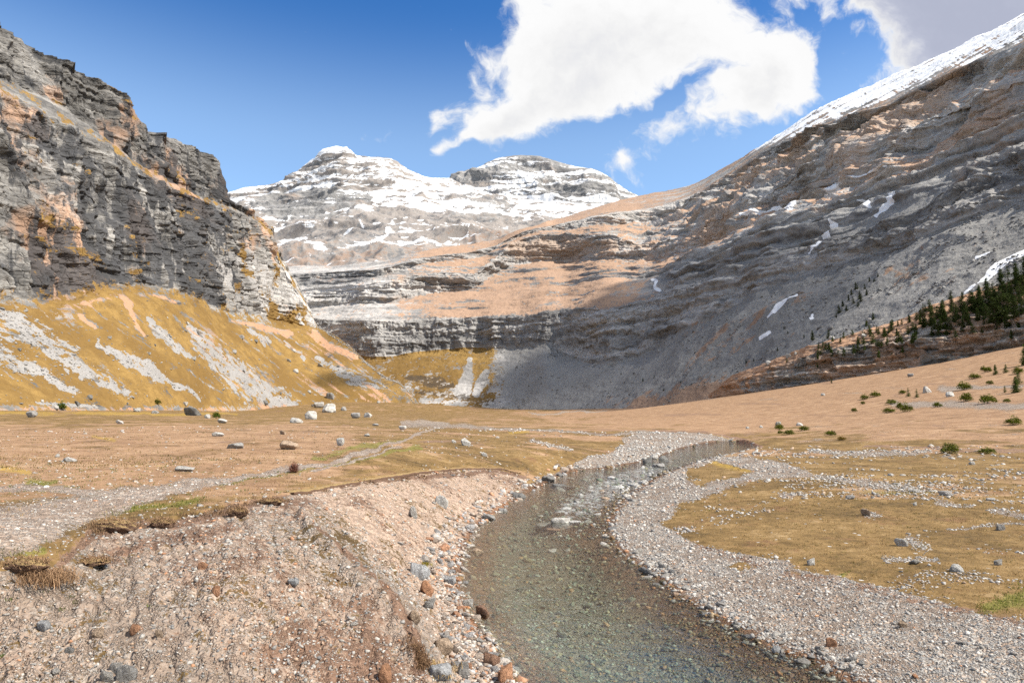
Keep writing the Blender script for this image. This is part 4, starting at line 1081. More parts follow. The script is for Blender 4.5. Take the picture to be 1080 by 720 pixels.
# right side
B(979, 414, 11, 8, PALE, 'pale angular boulder beside small pines on the right meadow')
B(1004, 418, 11, 6, WHITE, 'whitish boulder with a dark hollow on the right meadow')
B(961, 397, 8, 4, GREY, 'grey boulder below the brown rock step')
B(822, 448, 9, 4, GREY, 'grey rock behind low bushes on the far right meadow')
B(844, 449, 9, 4, PALE, 'pale rock beside a low bush on the far right meadow')
B(803, 451, 5, 3, PALE, 'tiny pale rock left of the bushes on the far right meadow')
B(869, 417, 6, 3, GREY, 'small grey rock on the orange meadow')
B(953, 576, 12, 6, WHITE, 'white stone in the middle of the right turf')
B(1011, 603, 12, 6, WHITE, 'white stone on the turf near the right gravel')
B(1057, 559, 9, 5, GREY, 'grey stone on turf near the right edge')
B(857, 596, 9, 6, WHITE, 'white stone at the turf corner above the gravel')
B(967, 595, 11, 4, PALE, 'pale stone among sparse pebbles on the right turf')
B(1055, 596, 9, 5, PALE, 'pale stone right of the white stone on the turf')
B(879, 682, 11, 7, ORANGE, 'orange stone lying on the grey gravel bar')
B(821, 689, 9, 6, BLUE, 'blue grey stone at the edge of the gravel bar')
B(953, 662, 10, 6, TAN, 'tan stone on the gravel bar')
B(1027, 490, 9, 4, PALE, 'pale rock on the turf by the old channel')
B(915, 544, 9, 6, TAN, 'tan stone amid a scatter of white pebbles')
B(966, 533, 5, 3, WHITE, 'small white stone on turf right of the gravel spur')
B(800, 479, 6, 3, PALE, 'small pale rock by the stream bend')
# left gravel
B(131, 719, 20, 13, GREY, 'grey block at the bottom of the left gravel')
B(110, 719, 12, 9, PALE, 'pale grey stone left of the grey block in the left gravel')
B(121, 710, 13, 8, PALE, 'pale stone resting behind the grey block in the left gravel')
B(43, 666, 12, 9, BLUE, 'half white half blue grey cobble in the left gravel')
B(142, 668, 12, 7, ORANGE, 'orange flat stone in the left gravel', True)
B(72, 689, 9, 5, GREY, 'grey cobble in the left gravel')
B(56, 618, 9, 5, ORANGE, 'rust red chip below the sod edge')
B(213, 600, 10, 6, ORANGE, 'small orange stone on the tan bank')
B(227, 628, 9, 8, ORANGE, 'small orange stone upright in the gravel slope')
B(308, 618, 11, 6, BLUE, 'blue grey block on the gravel slope')
B(102, 672, 12, 7, TAN, 'pinkish stone in the left gravel')
B(166, 672, 8, 6, TAN, 'small pinkish stone near the orange flat stone')

# blocks that have come down from the left wall, each one separate on the slope
for i in range(46):
    px = random.uniform(20, 400); py = random.uniform(330, 432)
    if py < 326 + .22 * abs(px - 120) * .6 + max(0, px - 250) * .28: continue
    s = random.choice([4, 4, 5, 5, 6, 8])
    B(px, py, s, s * .6, random.choice([GREY, PALE, GREY, DARK]), 'small grey block fallen among the grass of the left slope', group='fallen blocks on the left grass slope')
for (px, py, s) in [(811, 384, 9), (832, 377, 8), (840, 374, 6), (789, 452, 5), (878, 358, 9), (912, 356, 10), (918, 339, 8), (1044, 300, 5)]:
    B(px, py, s, s * .55, PALE, 'pale block on the brown shoulder under the grey scree', group='pale blocks on the shoulder')

# ------------------------------------------------------------------ gravel: thousands of loose stones
cellr = np.gradient(rr)[None, :] * rr[None, :] * np.gradient(az)[:, None]
inframe = (PX > -60) & (PX < 1140) & (PY < 790) & (R2 < 110) & (R2 > 3)
vis_px = (FPX / np.maximum(GY, 1)) ** 2 * np.clip((CAM_Z - GZ) / np.maximum(R2, 1), .02, 1)      # pixels per square metre
def scatter(n, weight, size_px, size_min, pal, probs, seed, maxsize=.35, sig=.42):
    r = np.random.default_rng(seed)
    w = (weight * cellr * vis_px * inframe).ravel(); c = np.cumsum(w)
    k = np.searchsorted(c, r.random(n) * c[-1]); i, j = np.unravel_index(k, GX.shape)
    i = np.clip(i, 1, len(az) - 2); j = np.clip(j, 1, len(rr) - 2)
    fi, fj = r.random(n), r.random(n)
    P = (G3[i, j] * ((1 - fi) * (1 - fj))[:, None] + G3[i + 1, j] * (fi * (1 - fj))[:, None] + G3[i, j + 1] * ((1 - fi) * fj)[:, None] + G3[i + 1, j + 1] * (fi * fj)[:, None])
    s = np.exp(r.normal(math.log(size_px), sig, n)) * P[:, 1] / FPX * .5
    s = np.clip(s, size_min, maxsize)
    pc = np.array(pal)[r.choice(len(pal), n, p=probs)] * r.uniform(.75, 1.2, (n, 1))
    return P, s, pc
GP = [(.34, .325, .30), (.27, .26, .245), (.43, .405, .37), (.19, .188, .186), (.37, .265, .19), (.40, .215, .125), (.11, .108, .105)]
GR = [tuple(min(.55, q * 1.18) for q in c) for c in GP]
g_right = np.clip(gr, 0, 1) * (SD > .02)
bank_g = bank * (1 - np.clip(soil, 0, 1) * .75) * (SD > .02) * (.35 + .65 * sstep(-.15, .35, n_l + n_m * .7))
sets = [('left', scatter(2900, bank_g * (1 - np.clip(pale, 0, 1) * .7), 3.4, .012, GP, [.28, .23, .19, .07, .15, .06, .02], 1, sig=.33)),
        ('leftfine', scatter(5200, bank_g * (1 - np.clip(pale, 0, 1) * .5), 2.0, .008, GP, [.28, .2, .2, .08, .18, .04, .02], 2)),
        ('pale', scatter(1500, pale * bank * (SD > 0) * (.3 + .7 * sstep(-.1, .4, n_m)), 2.5, .012, [(.42, .335, .27), (.47, .41, .35), (.37, .26, .19), (.32, .31, .30), (.42, .23, .14)], [.34, .26, .2, .14, .06], 3)),
        ('edge', scatter(2600, (np.abs(SD - .25) < .5) * (PX < 620) * (PY > 490), 4.6, .03, [(.39, .32, .265), (.45, .41, .37), (.32, .31, .305), (.40, .22, .135), (.24, .19, .155)], [.3, .25, .22, .12, .11], 4)),
        ('right', scatter(12500, g_right, 2.1, .012, GR, [.34, .25, .22, .10, .045, .015, .03], 5)),
        ('edge2', scatter(1200, (np.abs(SD - .05) < .4) * (PX > 600), 4.2, .02, GP, [.30, .27, .16, .15, .05, .02, .05], 6)),
        ('far', scatter(2600, (gl + white * .9) * (SD > 0), 1.9, .03, [(.44, .425, .395), (.36, .345, .32), (.50, .48, .45), (.25, .245, .235), (.42, .32, .24)], [.36, .2, .34, .05, .05], 7)),
        ('bed', scatter(7500, (SD < -.05) * 1.0, 3.3, .02, [(.25, .255, .205), (.16, .18, .155), (.33, .28, .19), (.38, .39, .34), (.40, .25, .15), (.11, .12, .105)], [.27, .22, .2, .12, .07, .12], 8)),
        ('riffle', scatter(300, riffle * (SD < -.2), 4.2, .04, [(.45, .44, .42), (.35, .34, .32), (.40, .30, .22)], [.5, .35, .15], 9)),
        ('turf', scatter(2600, turfw * (PX > 640) * (PY > 470) * sstep(-.1, .5, n_l + .8 * n_m), 2.8, .02, [(.42, .40, .37), (.34, .32, .30), (.39, .29, .21)], [.55, .3, .15], 10)),
        ('turfl', scatter(900, turfw * (PX < 600) * (PY > 440) * (.2 + sstep(0, .5, n_l)), 2.2, .02, [(.42, .40, .37), (.34, .32, .30), (.39, .29, .21)], [.5, .3, .2], 12)),
        ('path', scatter(1200, path * (PY > 490), 1.8, .01, GR, [.34, .2, .28, .06, .10, .02, 0], 11))]
_P, _s, _c = dict(sets)['bed']
_d = sstep(.1, 1.5, -poly_sd(_P[:, 0], _P[:, 1], RIVER))[:, None]
_c *= np.array([[.74, .56, .42]]) * (1 - _d) + np.array([[.66, .74, .68]]) * _d  # brown shallows, water-depth tint painted on the deeper stones
VAR = {1: [rock_shape(600 + i, 1, 9, 0, .58) for i in range(14)]}
def bake(sets, zo=.16):
    Vs, Fs, Cs, o = [], [], [], 0
    r = np.random.default_rng(77)
    for P, s, c in sets:
        n = len(s); which = r.integers(0, 14, n)
        ang = r.uniform(0, 2 * math.pi, n); t1 = r.normal(0, .22, n); t2 = r.normal(0, .22, n)
        ca, sa = np.cos(ang), np.sin(ang)
        for q in range(14):
            m = np.flatnonzero(which == q)
            if not len(m): continue
            V, F = VAR[1][q]
            v = V[None] * s[m][:, None, None] * np.stack([r.uniform(.8, 1.25, len(m)), r.uniform(.8, 1.2, len(m)), r.uniform(.7, 1.25, len(m))], -1)[:, None]
            x = v[..., 0] * ca[m][:, None] - v[..., 1] * sa[m][:, None]; y = v[..., 0] * sa[m][:, None] + v[..., 1] * ca[m][:, None]
            z = v[..., 2] + x * t1[m][:, None] + y * t2[m][:, None] + s[m][:, None] * zo
            w = np.stack([x, y, z], -1) + P[m][:, None]
            Vs.append(w.reshape(-1, 3)); Cs.append(np.repeat(c[m], len(V), 0))
            Fs.append((F[None] + (o + np.arange(len(m)) * len(V))[:, None, None]).reshape(-1, 3)); o += len(m) * len(V)
    return np.concatenate(Vs), np.concatenate(Fs), np.concatenate(Cs)
WHERE = {'left': ('loose grey cobble on the gravel slope of the left bank', 'cobbles on the left bank'), 'pale': ('loose tan cobble on the pink cut bank', 'cobbles on the cut bank'),
         'edge': ('loose rock along the left waterline of the stream', 'rocks along the left waterline'), 'right': ('loose grey cobble on the right hand gravel bar', 'cobbles on the gravel bar'),
         'riffle': ('pale cobble breaking the water of the riffle', 'cobbles in the riffle'), 'far': ('pale cobble on the far gravel', 'cobbles on the far gravel'), 'edge2': ('loose grey cobble along the right waterline', 'cobbles along the right waterline'),
         'turf': ('pale pebble lying on the right turf', 'pebbles on the right turf')}
cand = []
for name, (P, s, c) in sets:
    if name not in WHERE: continue
    px, py = project(P)
    ok = (px > 5) & (px < 1075) & (py < 715)
    for q in np.flatnonzero(ok): cand.append((s[q] / P[q, 1], name, q))
cand.sort(reverse=True)
D_SETS = dict(sets); taken = {n: [] for n in D_SETS}
for big, name, q in cand[:190]:
    P, s, c = D_SETS[name]; taken[name].append(q)
    lab, grp = WHERE[name]
    o = link('stone', random.choice(STONES), None, None, lab, 'stone', grp, P[q] + np.array([0, 0, s[q] * .14]),
             (random.gauss(0, .2), random.gauss(0, .2), random.uniform(0, 6.28)), (s[q], s[q] * random.uniform(.8, 1.1), s[q] * random.uniform(.8, 1.1)))
    o.color = tuple(c[q]) + (1,)
rest = []
for name, (P, s, c) in sets:
    keep = np.ones(len(s), bool); keep[taken[name]] = False
    rest.append((P[keep], s[keep], c[keep]))
for nm, sel, lab in (('gravel', [0, 1, 2, 3, 11], 'loose gravel and cobbles over the left bank and path'), ('gravel', [4, 5, 6, 9, 10], 'pale gravel of the bars and pebbles on the turf'), ('gravel', [7, 8], 'stones on the bed of the stream')):
    V, F, Cc = bake([rest[i] for i in sel], .02 if 4 in sel else .10)
    o = link(nm, mesh_from(nm, V, F, M_PEB, True, {'col': Cc}), kind='stuff', label=lab, cat='gravel')

# fallen stone on the scree aprons
def slope_stones(Q, W, n, lo, hi, pal, seed, lab):
    r = np.random.default_rng(seed)
    X_, Y_ = project(Q); w = (W * (X_ > -20) * (X_ < 1100))[:-1, :-1]; c = np.cumsum(w.ravel()); kk = np.searchsorted(c, r.random(n) * c[-1])
    i, j = np.unravel_index(kk, w.shape); t = r.random((n, 1)); u_ = r.random((n, 1))
    P = Q[i, j] * (1 - t) * (1 - u_) + Q[i + 1, j] * t * (1 - u_) + Q[i, j + 1] * (1 - t) * u_ + Q[i + 1, j + 1] * t * u_
    s = np.clip(np.exp(r.normal(math.log(lo), .5, n)), lo * .4, hi); cc = np.array(pal)[r.integers(0, len(pal), n)] * r.uniform(.7, 1.2, (n, 1))
    V, F, C_ = bake([(P, s, cc)], .1)
    link('scree', mesh_from('scree', V, F, M_PEB, True, {'col': C_}), kind='stuff', label=lab, cat='scree')
slope_stones(*SLOPES[0], 5200, .38, 1.8, [(.30, .29, .28), (.22, .215, .21), (.36, .35, .33)], 31, 'loose pale stones of the scree fans on the left grass slope')
slope_stones(*SLOPES[1], 3800, .45, 2.2, [(.22, .215, .21), (.16, .157, .155), (.29, .285, .275)], 32, 'loose grey stones of the scree under the right mountain')

# ------------------------------------------------------------------ grass
def grass_material(name):
    k = NT(name); c = k.attr('col').outputs['Color']
    d = k.n('ShaderNodeBsdfDiffuse'); k.put(d.inputs[0], c); t = k.n('ShaderNodeBsdfTranslucent'); k.put(t.inputs[0], c)
    m = k.n('ShaderNodeMixShader'); m.inputs[0].default_value = .3; k.t.links.new(d.outputs[0], m.inputs[1]); k.t.links.new(t.outputs[0], m.inputs[2])
    return k.surf(m.outputs[0])
M_GRASS = grass_material('grass_blade')
def blades(roots, hgt, wid, lean, cols, r, down=0.0):
    """one bent two-segment blade per root"""
    n = len(roots); a = r.uniform(0, 6.28, n); d = np.stack([np.cos(a), np.sin(a), 0 * a], -1)
    sidev = np.stack([-d[:, 1], d[:, 0], 0 * a], -1) * wid[:, None] * .5
    up = np.zeros((n, 3)); up[:, 2] = 1
    le = lean * r.uniform(.3, 1.5, n)
    m = roots + up * (hgt * .6)[:, None] + d * (hgt * le * .35)[:, None]
    tip = roots + up * (hgt * (1 - .5 * le.clip(0, 1.6) - down))[:, None] + d * (hgt * le)[:, None]
    V = np.stack([roots - sidev, roots + sidev, m + sidev * .7, m - sidev * .7, tip], 1).reshape(-1, 3)
    o = np.arange(n)[:, None] * 5
    F = np.concatenate([o + [0, 1, 2], o + [0, 2, 3], o + [3, 2, 4]])
    return V, F, np.repeat(cols, 5, 0)
def grass_obj(parts, label):
    Vs, Fs, Cs, o = [], [], [], 0
    for V, F, c in parts: Vs.append(V); Fs.append(F + o); Cs.append(c); o += len(V)
    return link('dry_grass', mesh_from('dry_grass', np.concatenate(Vs), np.concatenate(Fs), M_GRASS, False, {'col': np.concatenate(Cs)}), kind='stuff', label=label, cat='grass')
def grass_field(n, weight, h_m, per, seed, cols, probs, spread=.05, lean=.7):
    P, s, c = scatter(n, weight, 3, .01, cols, probs, seed)
    r = np.random.default_rng(seed + 50)
    roots = np.repeat(P, per, 0) + np.concatenate([r.normal(0, spread, (n * per, 2)), np.full((n * per, 1), -.01)], 1)
    hh = np.repeat(h_m * np.exp(r.normal(0, .3, n)), per) * r.uniform(.5, 1.2, n * per)
    w = np.maximum(hh * .06, np.repeat(P[:, 1], per) / FPX * .55)
    return blades(roots, hh, w, lean, np.repeat(c, per, 0) * r.uniform(.7, 1.25, (n * per, 1)), r)
STRAW = [(.33, .22, .10), (.24, .15, .065), (.42, .31, .16), (.16, .14, .04)]
lipw = (1 - sstep(0, 12, np.abs(bank_sd - 2))) * (PX < 560) * (PY < 612)
grass_obj([grass_field(5200, turfw * (R2 < 34) * (1 - soil), .045, 5, 21, STRAW, [.4, .25, .2, .15]),
           grass_field(6500, turfw * (R2 > 26) * (R2 < 110) * (.25 + sstep(0, .5, n_l + .5 * n_m)), .07, 4, 26, [(.26, .18, .085), (.19, .13, .05), (.36, .27, .14), (.13, .12, .04)], [.4, .25, .2, .15], .08, .8),
           grass_field(900, turfw * green * (R2 < 30), .05, 6, 22, [(.10, .13, .025), (.18, .18, .045)], [.6, .4])], 'short dry turf grass near the stream')
ribw = stroke(PX, PY, [(336, 566), (360, 590), (402, 622), (424, 650), (446, 700)], [5, 6, 7, 8, 6], .6)
grass_obj([grass_field(420, lipw * (soil > .3) * sstep(-.1, .3, n_m), .07, 9, 23, [(.22, .14, .085), (.31, .21, .12), (.13, .08, .05)], [.4, .35, .25], .05, .9),
           grass_field(260, ribw * sstep(-.2, .3, n_m), .055, 9, 24, [(.20, .12, .07), (.30, .19, .11), (.12, .075, .045)], [.4, .35, .25], .05, .9)], 'brown withered tufts along the broken edge of the bank')
def tuft(px, py, n, h, w, col_, label, name='grass_tuft', cat='grass tuft', group=None, lean=1.0):
    loc, _ = hit(px, py); r = np.random.default_rng(int(px * 7 + py))
    q = r.normal(0, w, (n, 2)); roots = np.stack([q[:, 0], q[:, 1], np.full(n, -.03)], -1)
    roots[:, 2] += .5 * h * np.exp(-(q ** 2).sum(1) / (2 * (w * .8) ** 2)) * .4
    V, F, c = blades(roots, h * r.uniform(.5, 1.1, n), np.full(n, max(.008, loc.y / FPX * .6)), lean, np.array(col_) * r.uniform(.6, 1.35, (n, 1)), r)
    o = link(name, mesh_from(name, V, F, M_GRASS, False, {'col': c}), None, None, label, cat, group, loc); return o
tuft(456, 707, 500, .13, .14, (.40, .28, .12), 'straw coloured grass tuft between slabs low on the bank')
tuft(447, 595, 160, .10, .10, (.22, .18, .03), 'mossy green grass tuft above the blue grey slab')
tuft(60, 612, 380, .24, .13, (.34, .22, .13), 'withered hanging grass tuft beside the dark undercut', lean=1.3)
tuft(40, 610, 260, .22, .12, (.27, .17, .10), 'withered tuft drooping over the dark undercut', lean=1.3)
tuft(135, 557, 260, .16, .16, (.26, .17, .11), 'brown tuft on the larger sod clump', lean=1.2)
for (px, py, n, c_) in [(45, 622, 30, 0), (82, 633, 34, 1), (65, 641, 40, 1), (12, 630, 30, 0), (74, 628, 30, 0), (97, 617, 24, 1), (4, 690, 90, 1), (110, 646, 24, 1), (160, 637, 20, 1)]:
    tuft(px, py, n, .05, .025, (.09, .12, .02), 'tiny green sprig growing in the left gravel', 'plant_sprig', 'plant', 'green sprigs in the left gravel')

# sod clumps breaking off the edge of the terrace
def sod_material():
    k = NT('sod'); P = k.pos(); n1 = k.noise(P, 5, 6, .7); n2 = k.noise(P, 26, 4, .7)
    nz = k.sepv(k.n('ShaderNodeNewGeometry').outputs['Normal'])[2]
    soil_ = k.mix(n2, (.05, .03, .02), (.19, .12, .085)); top = k.mix(n2, (.17, .12, .05), (.36, .25, .13))
    c = k.mix(k.rng(k.m('ADD', nz, k.m('MULTIPLY', k.m('SUBTRACT', n1, .5), .9)), .55, .8), soil_, top)
    return k.surf(k.bsdf(c, 1.0, k.bump(k.m('ADD', n1, k.m('MULTIPLY', n2, .5)), .06, 1.0), .05))
M_SOD = sod_material()
def sod(px, py, w, h, label, seed):
    loc, _ = hit(px, py); D = loc.y; V, F = ICO[4]
    P = V * (1 + .35 * fbm(V * 1.7 + seed, 5, .55, seed=seed))[:, None]
    P[:, 2] = np.where(P[:, 2] > 0, P[:, 2] * .75, P[:, 2])
    s = w / FPX * D / 2; hz = h / FPX * D / 2
    P = P * np.array([s, s * .55, hz])
    o = link('sod_clump', mesh_from('sod_clump', P, F, M_SOD, True), None, None, label, 'sod clump', None, (loc.x, loc.y + .1, loc.z + hz * .55))
    r = np.random.default_rng(seed); m = P[(P[:, 2] > hz * .05)]; roots = m[r.integers(0, len(m), 420)] + r.normal(0, .02, (420, 3))
    bv, bf, bc = blades(roots, r.uniform(.02, .06, 420), np.full(420, .012), 1.3, np.array((.25, .16, .095)) * r.uniform(.6, 1.5, (420, 1)), r, .2)
    link('grass', mesh_from('grass', bv, bf, M_GRASS, False, {'col': bc}), o, 'stuff')
sod(117, 561, 44, 17, 'larger dark overhanging sod clump at the end of the turf edge', 41)
sod(168, 557, 24, 13, 'smaller dark sod clump right of the larger one on the bank edge', 42)
sod(248, 545, 20, 12, 'shaggy brown sod clump at the top of the gravel slope', 43)
sod(20, 604, 46, 20, 'mossy sod edge hanging over a dark hollow at the left border', 44)
sod(92, 596, 36, 8, 'thin torn sod strip below the green turf', 45)
sod(284, 532, 26, 8, 'low sod clump on the crest where the bank turns', 46)
# torn turf lip along the top of the cut bank
def turf_lip(name, line, thick, over, label, seed):
    pts3 = []
    for i in range(len(line) - 1):
        n = 40
        for t in np.arange(n) / n:
            pts3.append((line[i][0] * (1 - t) + line[i + 1][0] * t, line[i][1] * (1 - t) + line[i + 1][1] * t))
    L = []
    for p in pts3:
        loc, _ = hit(*p); L.append(loc[:])
    L = np.array(L); m = len(L)
    for q in range(4): L[1:-1] = (L[:-2] + 2 * L[1:-1] + L[2:]) / 4
    T = np.gradient(L, axis=0); T[:, 2] = 0; T /= np.linalg.norm(T, axis=1, keepdims=True); Nn = np.stack([T[:, 1], -T[:, 0], 0 * T[:, 0]], -1)   # to the right of travel: toward the stream
    s = np.arange(m) / 9.0
    jag = fbm(np.stack([s, s * 0, s * 0], -1) * 1.7, 5, .65, seed=seed) * .16 + fbm(np.stack([s, s * 0, s * 0 + 9], -1) * .25, 2, seed=seed) * .15
    ends = sstep(0, 14, np.arange(m)) * sstep(0, 14, m - 1 - np.arange(m))
    prof = [(-.55, -.03), (-.25, .012), (over * .6, .015), (over, -.02), (over * .9, -thick * .6), (over * .25, -thick), (-.3, -thick * 1.1), (-.55, -.06)]
    ring = np.stack([L + Nn * ((o_ + (jag if o_ > 0 else jag * .3)) * 1.0)[:, None] + np.array([0, 0, 1]) * (z_ * ends)[:, None] + fbm(np.stack([s * 3, 0 * s + o_ * 9, 0 * s + z_ * 9], -1), 3, seed=seed + 3)[:, None] * .03 for o_, z_ in prof], 1)
    V = ring.reshape(-1, 3); k_ = len(prof); F = []
    for i in range(m - 1):
        for j in range(k_):
            F.append((i * k_ + j, (i + 1) * k_ + j, (i + 1) * k_ + (j + 1) % k_, i * k_ + (j + 1) % k_))
    link(name, mesh_from(name, V, np.array(F), M_SOD, True), None, 'structure', label)
turf_lip('turf_edge', [(300, 519), (330, 515), (365, 509), (400, 503), (440, 497), (485, 493), (527, 493), (548, 499)], .24, .17, 'torn overhanging turf edge along the top of the pink cut bank', 61)
turf_lip('turf_edge', [(690, 453), (720, 455), (748, 457), (766, 462), (776, 468), (800, 471)], .55, .12, 'dark undercut turf edge on the outside of the stream bend', 62)
turf_lip('turf_edge', [(912, 471), (950, 472), (985, 473), (1030, 475), (1085, 476), (1130, 477)], .45, .12, 'dark undercut edge of the old channel on the right', 63)

# ------------------------------------------------------------------ trees and shrubs
def leaf_material(name):
    k = NT(name); c = k.attr('col').outputs['Color']; oc = k.n('ShaderNodeObjectInfo').outputs['Color']
    c = k.v('MULTIPLY', c, oc)
    d = k.n('ShaderNodeBsdfDiffuse'); k.put(d.inputs[0], c); t = k.n('ShaderNodeBsdfTranslucent'); k.put(t.inputs[0], c)
    m = k.n('ShaderNodeMixShader'); m.inputs[0].default_value = .25; k.t.links.new(d.outputs[0], m.inputs[1]); k.t.links.new(t.outputs[0], m.inputs[2])
    return k.surf(m.outputs[0])
M_LEAF = leaf_material('needle_foliage')
def bark_material():
    k = NT('bark'); n = k.noise(k.v('MULTIPLY', k.pos(), (9, 9, 2)), 1, 5, .6)
    return k.surf(k.bsdf(k.mix(n, (.05, .036, .028), (.17, .125, .10)), .95, k.bump(n, .05), .1))
M_BARK = bark_material()
def sprays(centres, size, r, per, flat=.7):
    """clumps of small pointed faces"""
    n = len(centres) * per
    c = np.repeat(centres, per, 0) + r.normal(0, 1, (n, 3)) * np.repeat(size, per)[:, None] * np.array([.5, .5, .36])
    a = r.normal(size=(n, 3)); a[:, 2] *= flat; a /= np.linalg.norm(a, axis=1, keepdims=True)
    b = np.cross(a, r.normal(size=(n, 3))); b /= np.linalg.norm(b, axis=1, keepdims=True)
    s = np.repeat(size, per) * r.uniform(.35, .75, n)
    V = np.stack([c - b * (s * .28)[:, None], c + b * (s * .28)[:, None], c + a * s[:, None]], 1).reshape(-1, 3)
    F = np.arange(n * 3).reshape(-1, 3)
    return V, F
def pine_meshes(seed, kind):
    """a unit-height mountain pine: whorls of limbs carrying needle clumps round a tapered trunk"""
    r = np.random.default_rng(seed); cs, sz, limbs = [], [], []
    nl = 15 if kind == 'slim' else 12
    wid = {'slim': .19, 'broad': .27, 'ragged': .24}[kind]
    for i in range(nl):
        t = .07 + .90 * i / (nl - 1)
        rad = wid * (1 - t) ** (.75 if kind != 'broad' else .6) * (1.0 if t > .16 else .75) + .012
        for q in range(7 if t < .8 else 4):
            if kind == 'ragged' and r.random() < .28: continue
            a = r.uniform(0, 6.28); L = rad * r.uniform(.65, 1.2)
            z0 = t + r.normal(0, .02); droop = -.22 if t < .5 else .12
            p0 = np.array([0, 0, z0]); p1 = np.array([math.cos(a) * L, math.sin(a) * L, z0 + droop * L])
            limbs.append((p0, p1))
            for u_ in np.linspace(.35, 1, 3):
                cs.append(p0 + (p1 - p0) * u_ + r.normal(0, .012, 3)); sz.append(.075 * (1.15 - .55 * t))
    cs.append(np.array([0, 0, .99])); sz.append(.04)
    cs = np.array(cs); sz = np.array(sz)
    V, F = sprays(cs, sz, r, 11)
    tone = np.repeat(r.uniform(.55, 1.5, len(cs)), 11 * 3)[:, None] * np.array([[.052, .070, .022]]) * np.repeat(r.uniform(.8, 1.25, len(V) // 3), 3)[:, None]
    crown = mesh_from('crown', V, F, M_LEAF, False, {'col': tone})
    tv, tf = [], []
    def tube(p0, p1, r0, r1, k=6):
        d = p1 - p0; d = d / np.linalg.norm(d); u_ = np.cross(d, [.3, .9, .1]); u_ /= np.linalg.norm(u_); w_ = np.cross(d, u_); o = len(tv)
        for p, rd in ((p0, r0), (p1, r1)):
            for j in range(k): tv.append(p + (u_ * math.cos(6.2832 * j / k) + w_ * math.sin(6.2832 * j / k)) * rd)
        for j in range(k): tf.append((o + j, o + (j + 1) % k, o + k + (j + 1) % k, o + k + j))
    tube(np.array([0, 0, -.06]), np.array([.005, 0, .5]), .026, .016); tube(np.array([.005, 0, .5]), np.array([0, 0, .97]), .016, .003)
    for p0, p1 in limbs[::2]: tube(p0, p1, .006, .002, 4)
    trunk = mesh_from('trunk', np.array(tv), np.array(tf), M_BARK, True)
    return crown, trunk
def shrub_meshes(seed, kind):
    r = np.random.default_rng(seed); n = 70
    a = r.uniform(0, 6.28, n); q = np.sqrt(r.random(n)) * .46; z = .62 * np.sqrt(np.clip(1 - (q / .5) ** 2, 0, 1)) * r.uniform(.35, 1.12, n)
    cs = np.stack([np.cos(a) * q, np.sin(a) * q * .85, z + .04], -1)
    spikes = r.integers(0, n, 12); cs[spikes, 2] *= 1.3
    V, F = sprays(cs, np.full(n, .17), r, 15, 1.2)
    V[:, 2] = np.maximum(V[:, 2], -.03)
    tone = np.repeat(r.uniform(.55, 1.45, n), 15 * 3)[:, None] * np.array([[.105, .115, .022]]) * np.repeat(r.uniform(.75, 1.3, len(V) // 3), 3)[:, None]
    crown = mesh_from('foliage', V, F, M_LEAF, False, {'col': tone})
    tv, tf = [], []
    for j in range(14):
        p1 = cs[r.integers(0, n)]; o = len(tv); w_ = .012
        for p, rd in ((np.array([0, 0, -.05]), w_), (p1, .003)):
            for t in range(4): tv.append(p + np.array([math.cos(1.57 * t), math.sin(1.57 * t), 0]) * rd)
        for t in range(4): tf.append((o + t, o + (t + 1) % 4, o + 4 + (t + 1) % 4, o + 4 + t))
    return crown, mesh_from('stem', np.array(tv), np.array(tf), M_BARK, True)
PINES = [pine_meshes(700 + i, kd) for i, kd in enumerate(['slim', 'slim', 'broad', 'ragged', 'broad', 'ragged', 'slim', 'broad'])]
SHRUBS = [shrub_meshes(740 + i, '') for i in range(5)]
def plant(name, cat, parts, names, px, py, w, h, label, group, tint=(1, 1, 1), wide=None):
    loc, _ = hit(px, py)
    if loc is None: return
    H = h / FPX * loc.y
    root = link(name, None, None, None, label, cat, group, (loc.x, loc.y, loc.z - .02 * H), (0, 0, random.uniform(0, 6.28)), None)
    W = H if w is None else w / FPX * loc.y
    root.scale = (W, W, H)
    for nm, me in zip(names, parts):
        o = link(nm, me, root); o.color = tuple(tint) + (1,)
def pine(px, py, h, label, group, tint=None):
    j = random.uniform(.75, 1.25); tint = tint or (1.0 * j, 1.0 * j, .95 * j)
    plant('pine_tree', 'pine tree', random.choice(PINES), ('crown', 'trunk'), px, py, h * random.uniform(.95, 1.35), h, label, group, tint)
def shrub(px, py, w, h, label, group=None, tint=(1, 1, 1)):
    plant('shrub', 'shrub', random.choice(SHRUBS), ('foliage', 'stem'), px, py, w, h * 1.35, label, group, tint)

